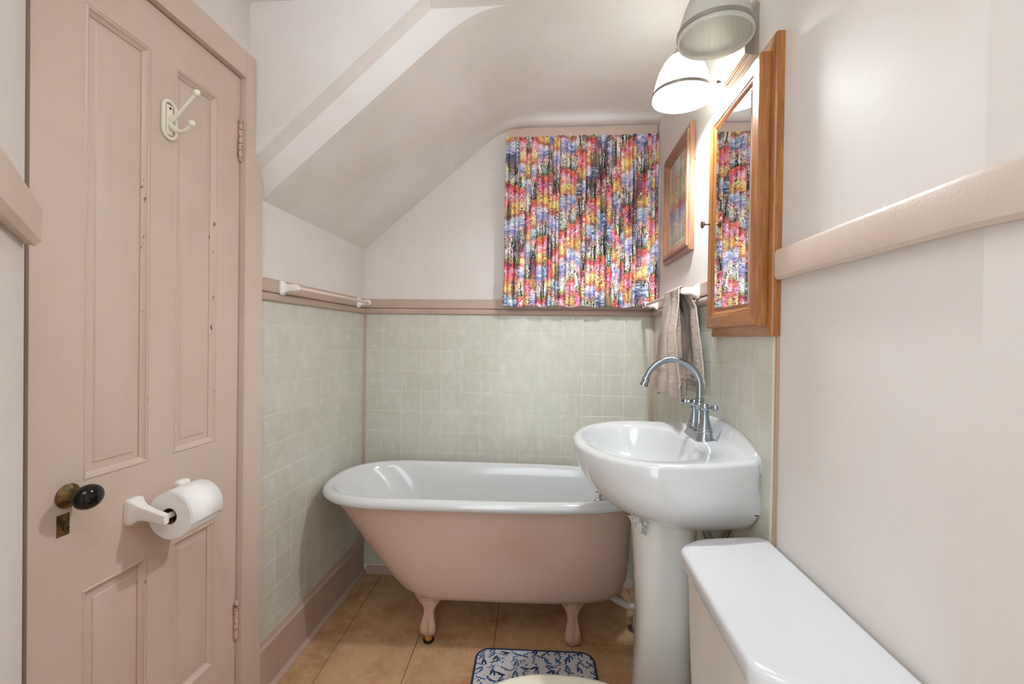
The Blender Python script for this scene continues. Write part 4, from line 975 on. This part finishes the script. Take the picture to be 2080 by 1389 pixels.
# crumpled plastic between basin and pedestal
rc_ = np.random.RandomState(3); nn = 34
U_, V_ = np.meshgrid(np.linspace(0, 1, nn), np.linspace(0, 1, nn))
wdt = 0.060 * (1 - 0.45 * V_)
Xc = 0.219 + 0.018 * V_ + U_ * wdt; Zc = 0.762 - 0.050 * V_ * (0.55 + 0.55 * U_) ; Yc = 1.283 + 0.006 * np.sin(U_ * 9) + 0.030 * (fbm(U_ * 7, V_ * 7, 2) - 0.5) + 0.010 * (fbm(U_ * 20, V_ * 20, 9) - 0.5)
cr_o = grid_obj('crumpled_plastic', np.stack([Xc, Yc + 0.008, Zc + 0.006 * (fbm(U_ * 9, V_ * 9, 7) - 0.5)], -1), m_crumple, base=(0.25, 1.31, 0.715))
tag(cr_o, 'crumpled pale plastic wad stuck between the sink basin and its pedestal', 'plastic'); cr_o.modifiers.new('t', 'SOLIDIFY').thickness = 0.0015

# ------------------------------------------------------------------ toilet
tl = thing('toilet', 'white toilet with a large tank against the right wall and a cream lid', 'toilet', (0.2, 0.90, 0.0))
def rpoly(pts, inset, z, c=(0.40, 0.88), sub=5):
    sp_ = smooth_pts([(a, b, 0) for a, b in pts], sub, True); out = []
    for p in sp_:
        v = Vector((p.x - c[0], p.y - c[1])); L_ = v.length; v = v * ((L_ - inset) / L_); out.append((c[0] + v.x, c[1] + v.y, z))
    return out
def round_poly(cs, sub=7):
    out = []
    for i in range(len(cs)):
        p = Vector(cs[i][:2]); a = Vector(cs[i - 1][:2]) - p; b = Vector(cs[(i + 1) % len(cs)][:2]) - p; r = cs[i][2]
        p0 = p + a.normalized() * r; p2 = p + b.normalized() * r
        for k in range(sub):
            t = k / (sub - 1); out.append(p0 * (1 - t) ** 2 + p * 2 * t * (1 - t) + p2 * t * t)
    return out
lidc = [(0.288, 0.674, 0.016), (0.292, 1.056, 0.022), (0.345, 1.104, 0.030), (0.420, 1.122, 0.035), (0.511, 1.136, 0.028), (0.511, 0.618, 0.028), (0.400, 0.622, 0.050), (0.318, 0.648, 0.022)]
def lring(inset, z, c=(0.40, 0.88)):
    out = []
    for p in round_poly(lidc):
        v = p - Vector(c); L_ = v.length; v = v * ((L_ - inset) / L_); out.append((c[0] + v.x, c[1] + v.y, z))
    return out
bm = B(); loft(bm, [lring(0.018, 0.757), lring(0.003, 0.757), lring(0.0, 0.760), lring(0.0, 0.779), lring(0.0012, 0.7835), lring(0.0045, 0.7875), lring(0.010, 0.7898), lring(0.020, 0.7906)])
obj('tank_lid', bm, m_tank, tl, smooth=40)
bm = B(); loft(bm, [lring(0.060, 0.40), lring(0.045, 0.42), lring(0.036, 0.50), lring(0.028, 0.62), lring(0.022, 0.756)])
obj('tank', bm, m_tankb, tl, smooth=50)
def egg(x0, x1, hy, z, n=64, yc=0.93):
    xc = x0 + (x1 - x0) * 0.52; out = []
    for k in range(n):
        t = 2 * PI * k / n; c_, s_ = math.cos(t), math.sin(t)
        out.append((xc + ((xc - x0) if c_ < 0 else (x1 - xc)) * (math.copysign(abs(c_) ** (1.0 if c_ < 0 else 0.75), c_)), yc + hy * s_, z))
    return out
bm = B(); loft(bm, [egg(-0.08, 0.38, 0.115, 0.0), egg(-0.075, 0.375, 0.110, 0.03), egg(-0.06, 0.36, 0.10, 0.12), egg(-0.09, 0.37, 0.12, 0.22), egg(-0.16, 0.39, 0.165, 0.31), egg(-0.195, 0.40, 0.185, 0.37), egg(-0.20, 0.40, 0.19, 0.392)])
box(bm, 0.24, 0.50, 0.79, 1.05, 0.33, 0.4005, 0.02); obj('bowl', bm, m_porc, tl, smooth=50)
bm = B(); loft(bm, [egg(-0.212, 0.262, 0.198, 0.394), egg(-0.215, 0.265, 0.201, 0.400), egg(-0.212, 0.262, 0.198, 0.409)]); obj('seat', bm, m_cream, tl, smooth=50)
bm = B(); loft(bm, [egg(-0.215, 0.262, 0.201, 0.4105), egg(-0.219, 0.266, 0.2045, 0.416), egg(-0.216, 0.263, 0.202, 0.4235), egg(-0.205, 0.255, 0.192, 0.4275), egg(-0.13, 0.19, 0.12, 0.4310)]); sl = obj('seat_cover', bm, m_cream, tl, smooth=50); sl['label'] = 'cream plastic toilet seat cover'
for yy in (0.86, 1.0):
    bm = B(); box(bm, 0.252, 0.282, yy - 0.018, yy + 0.018, 0.4, 0.425, 0.005); obj('seat_hinge', bm, m_cream, tl)
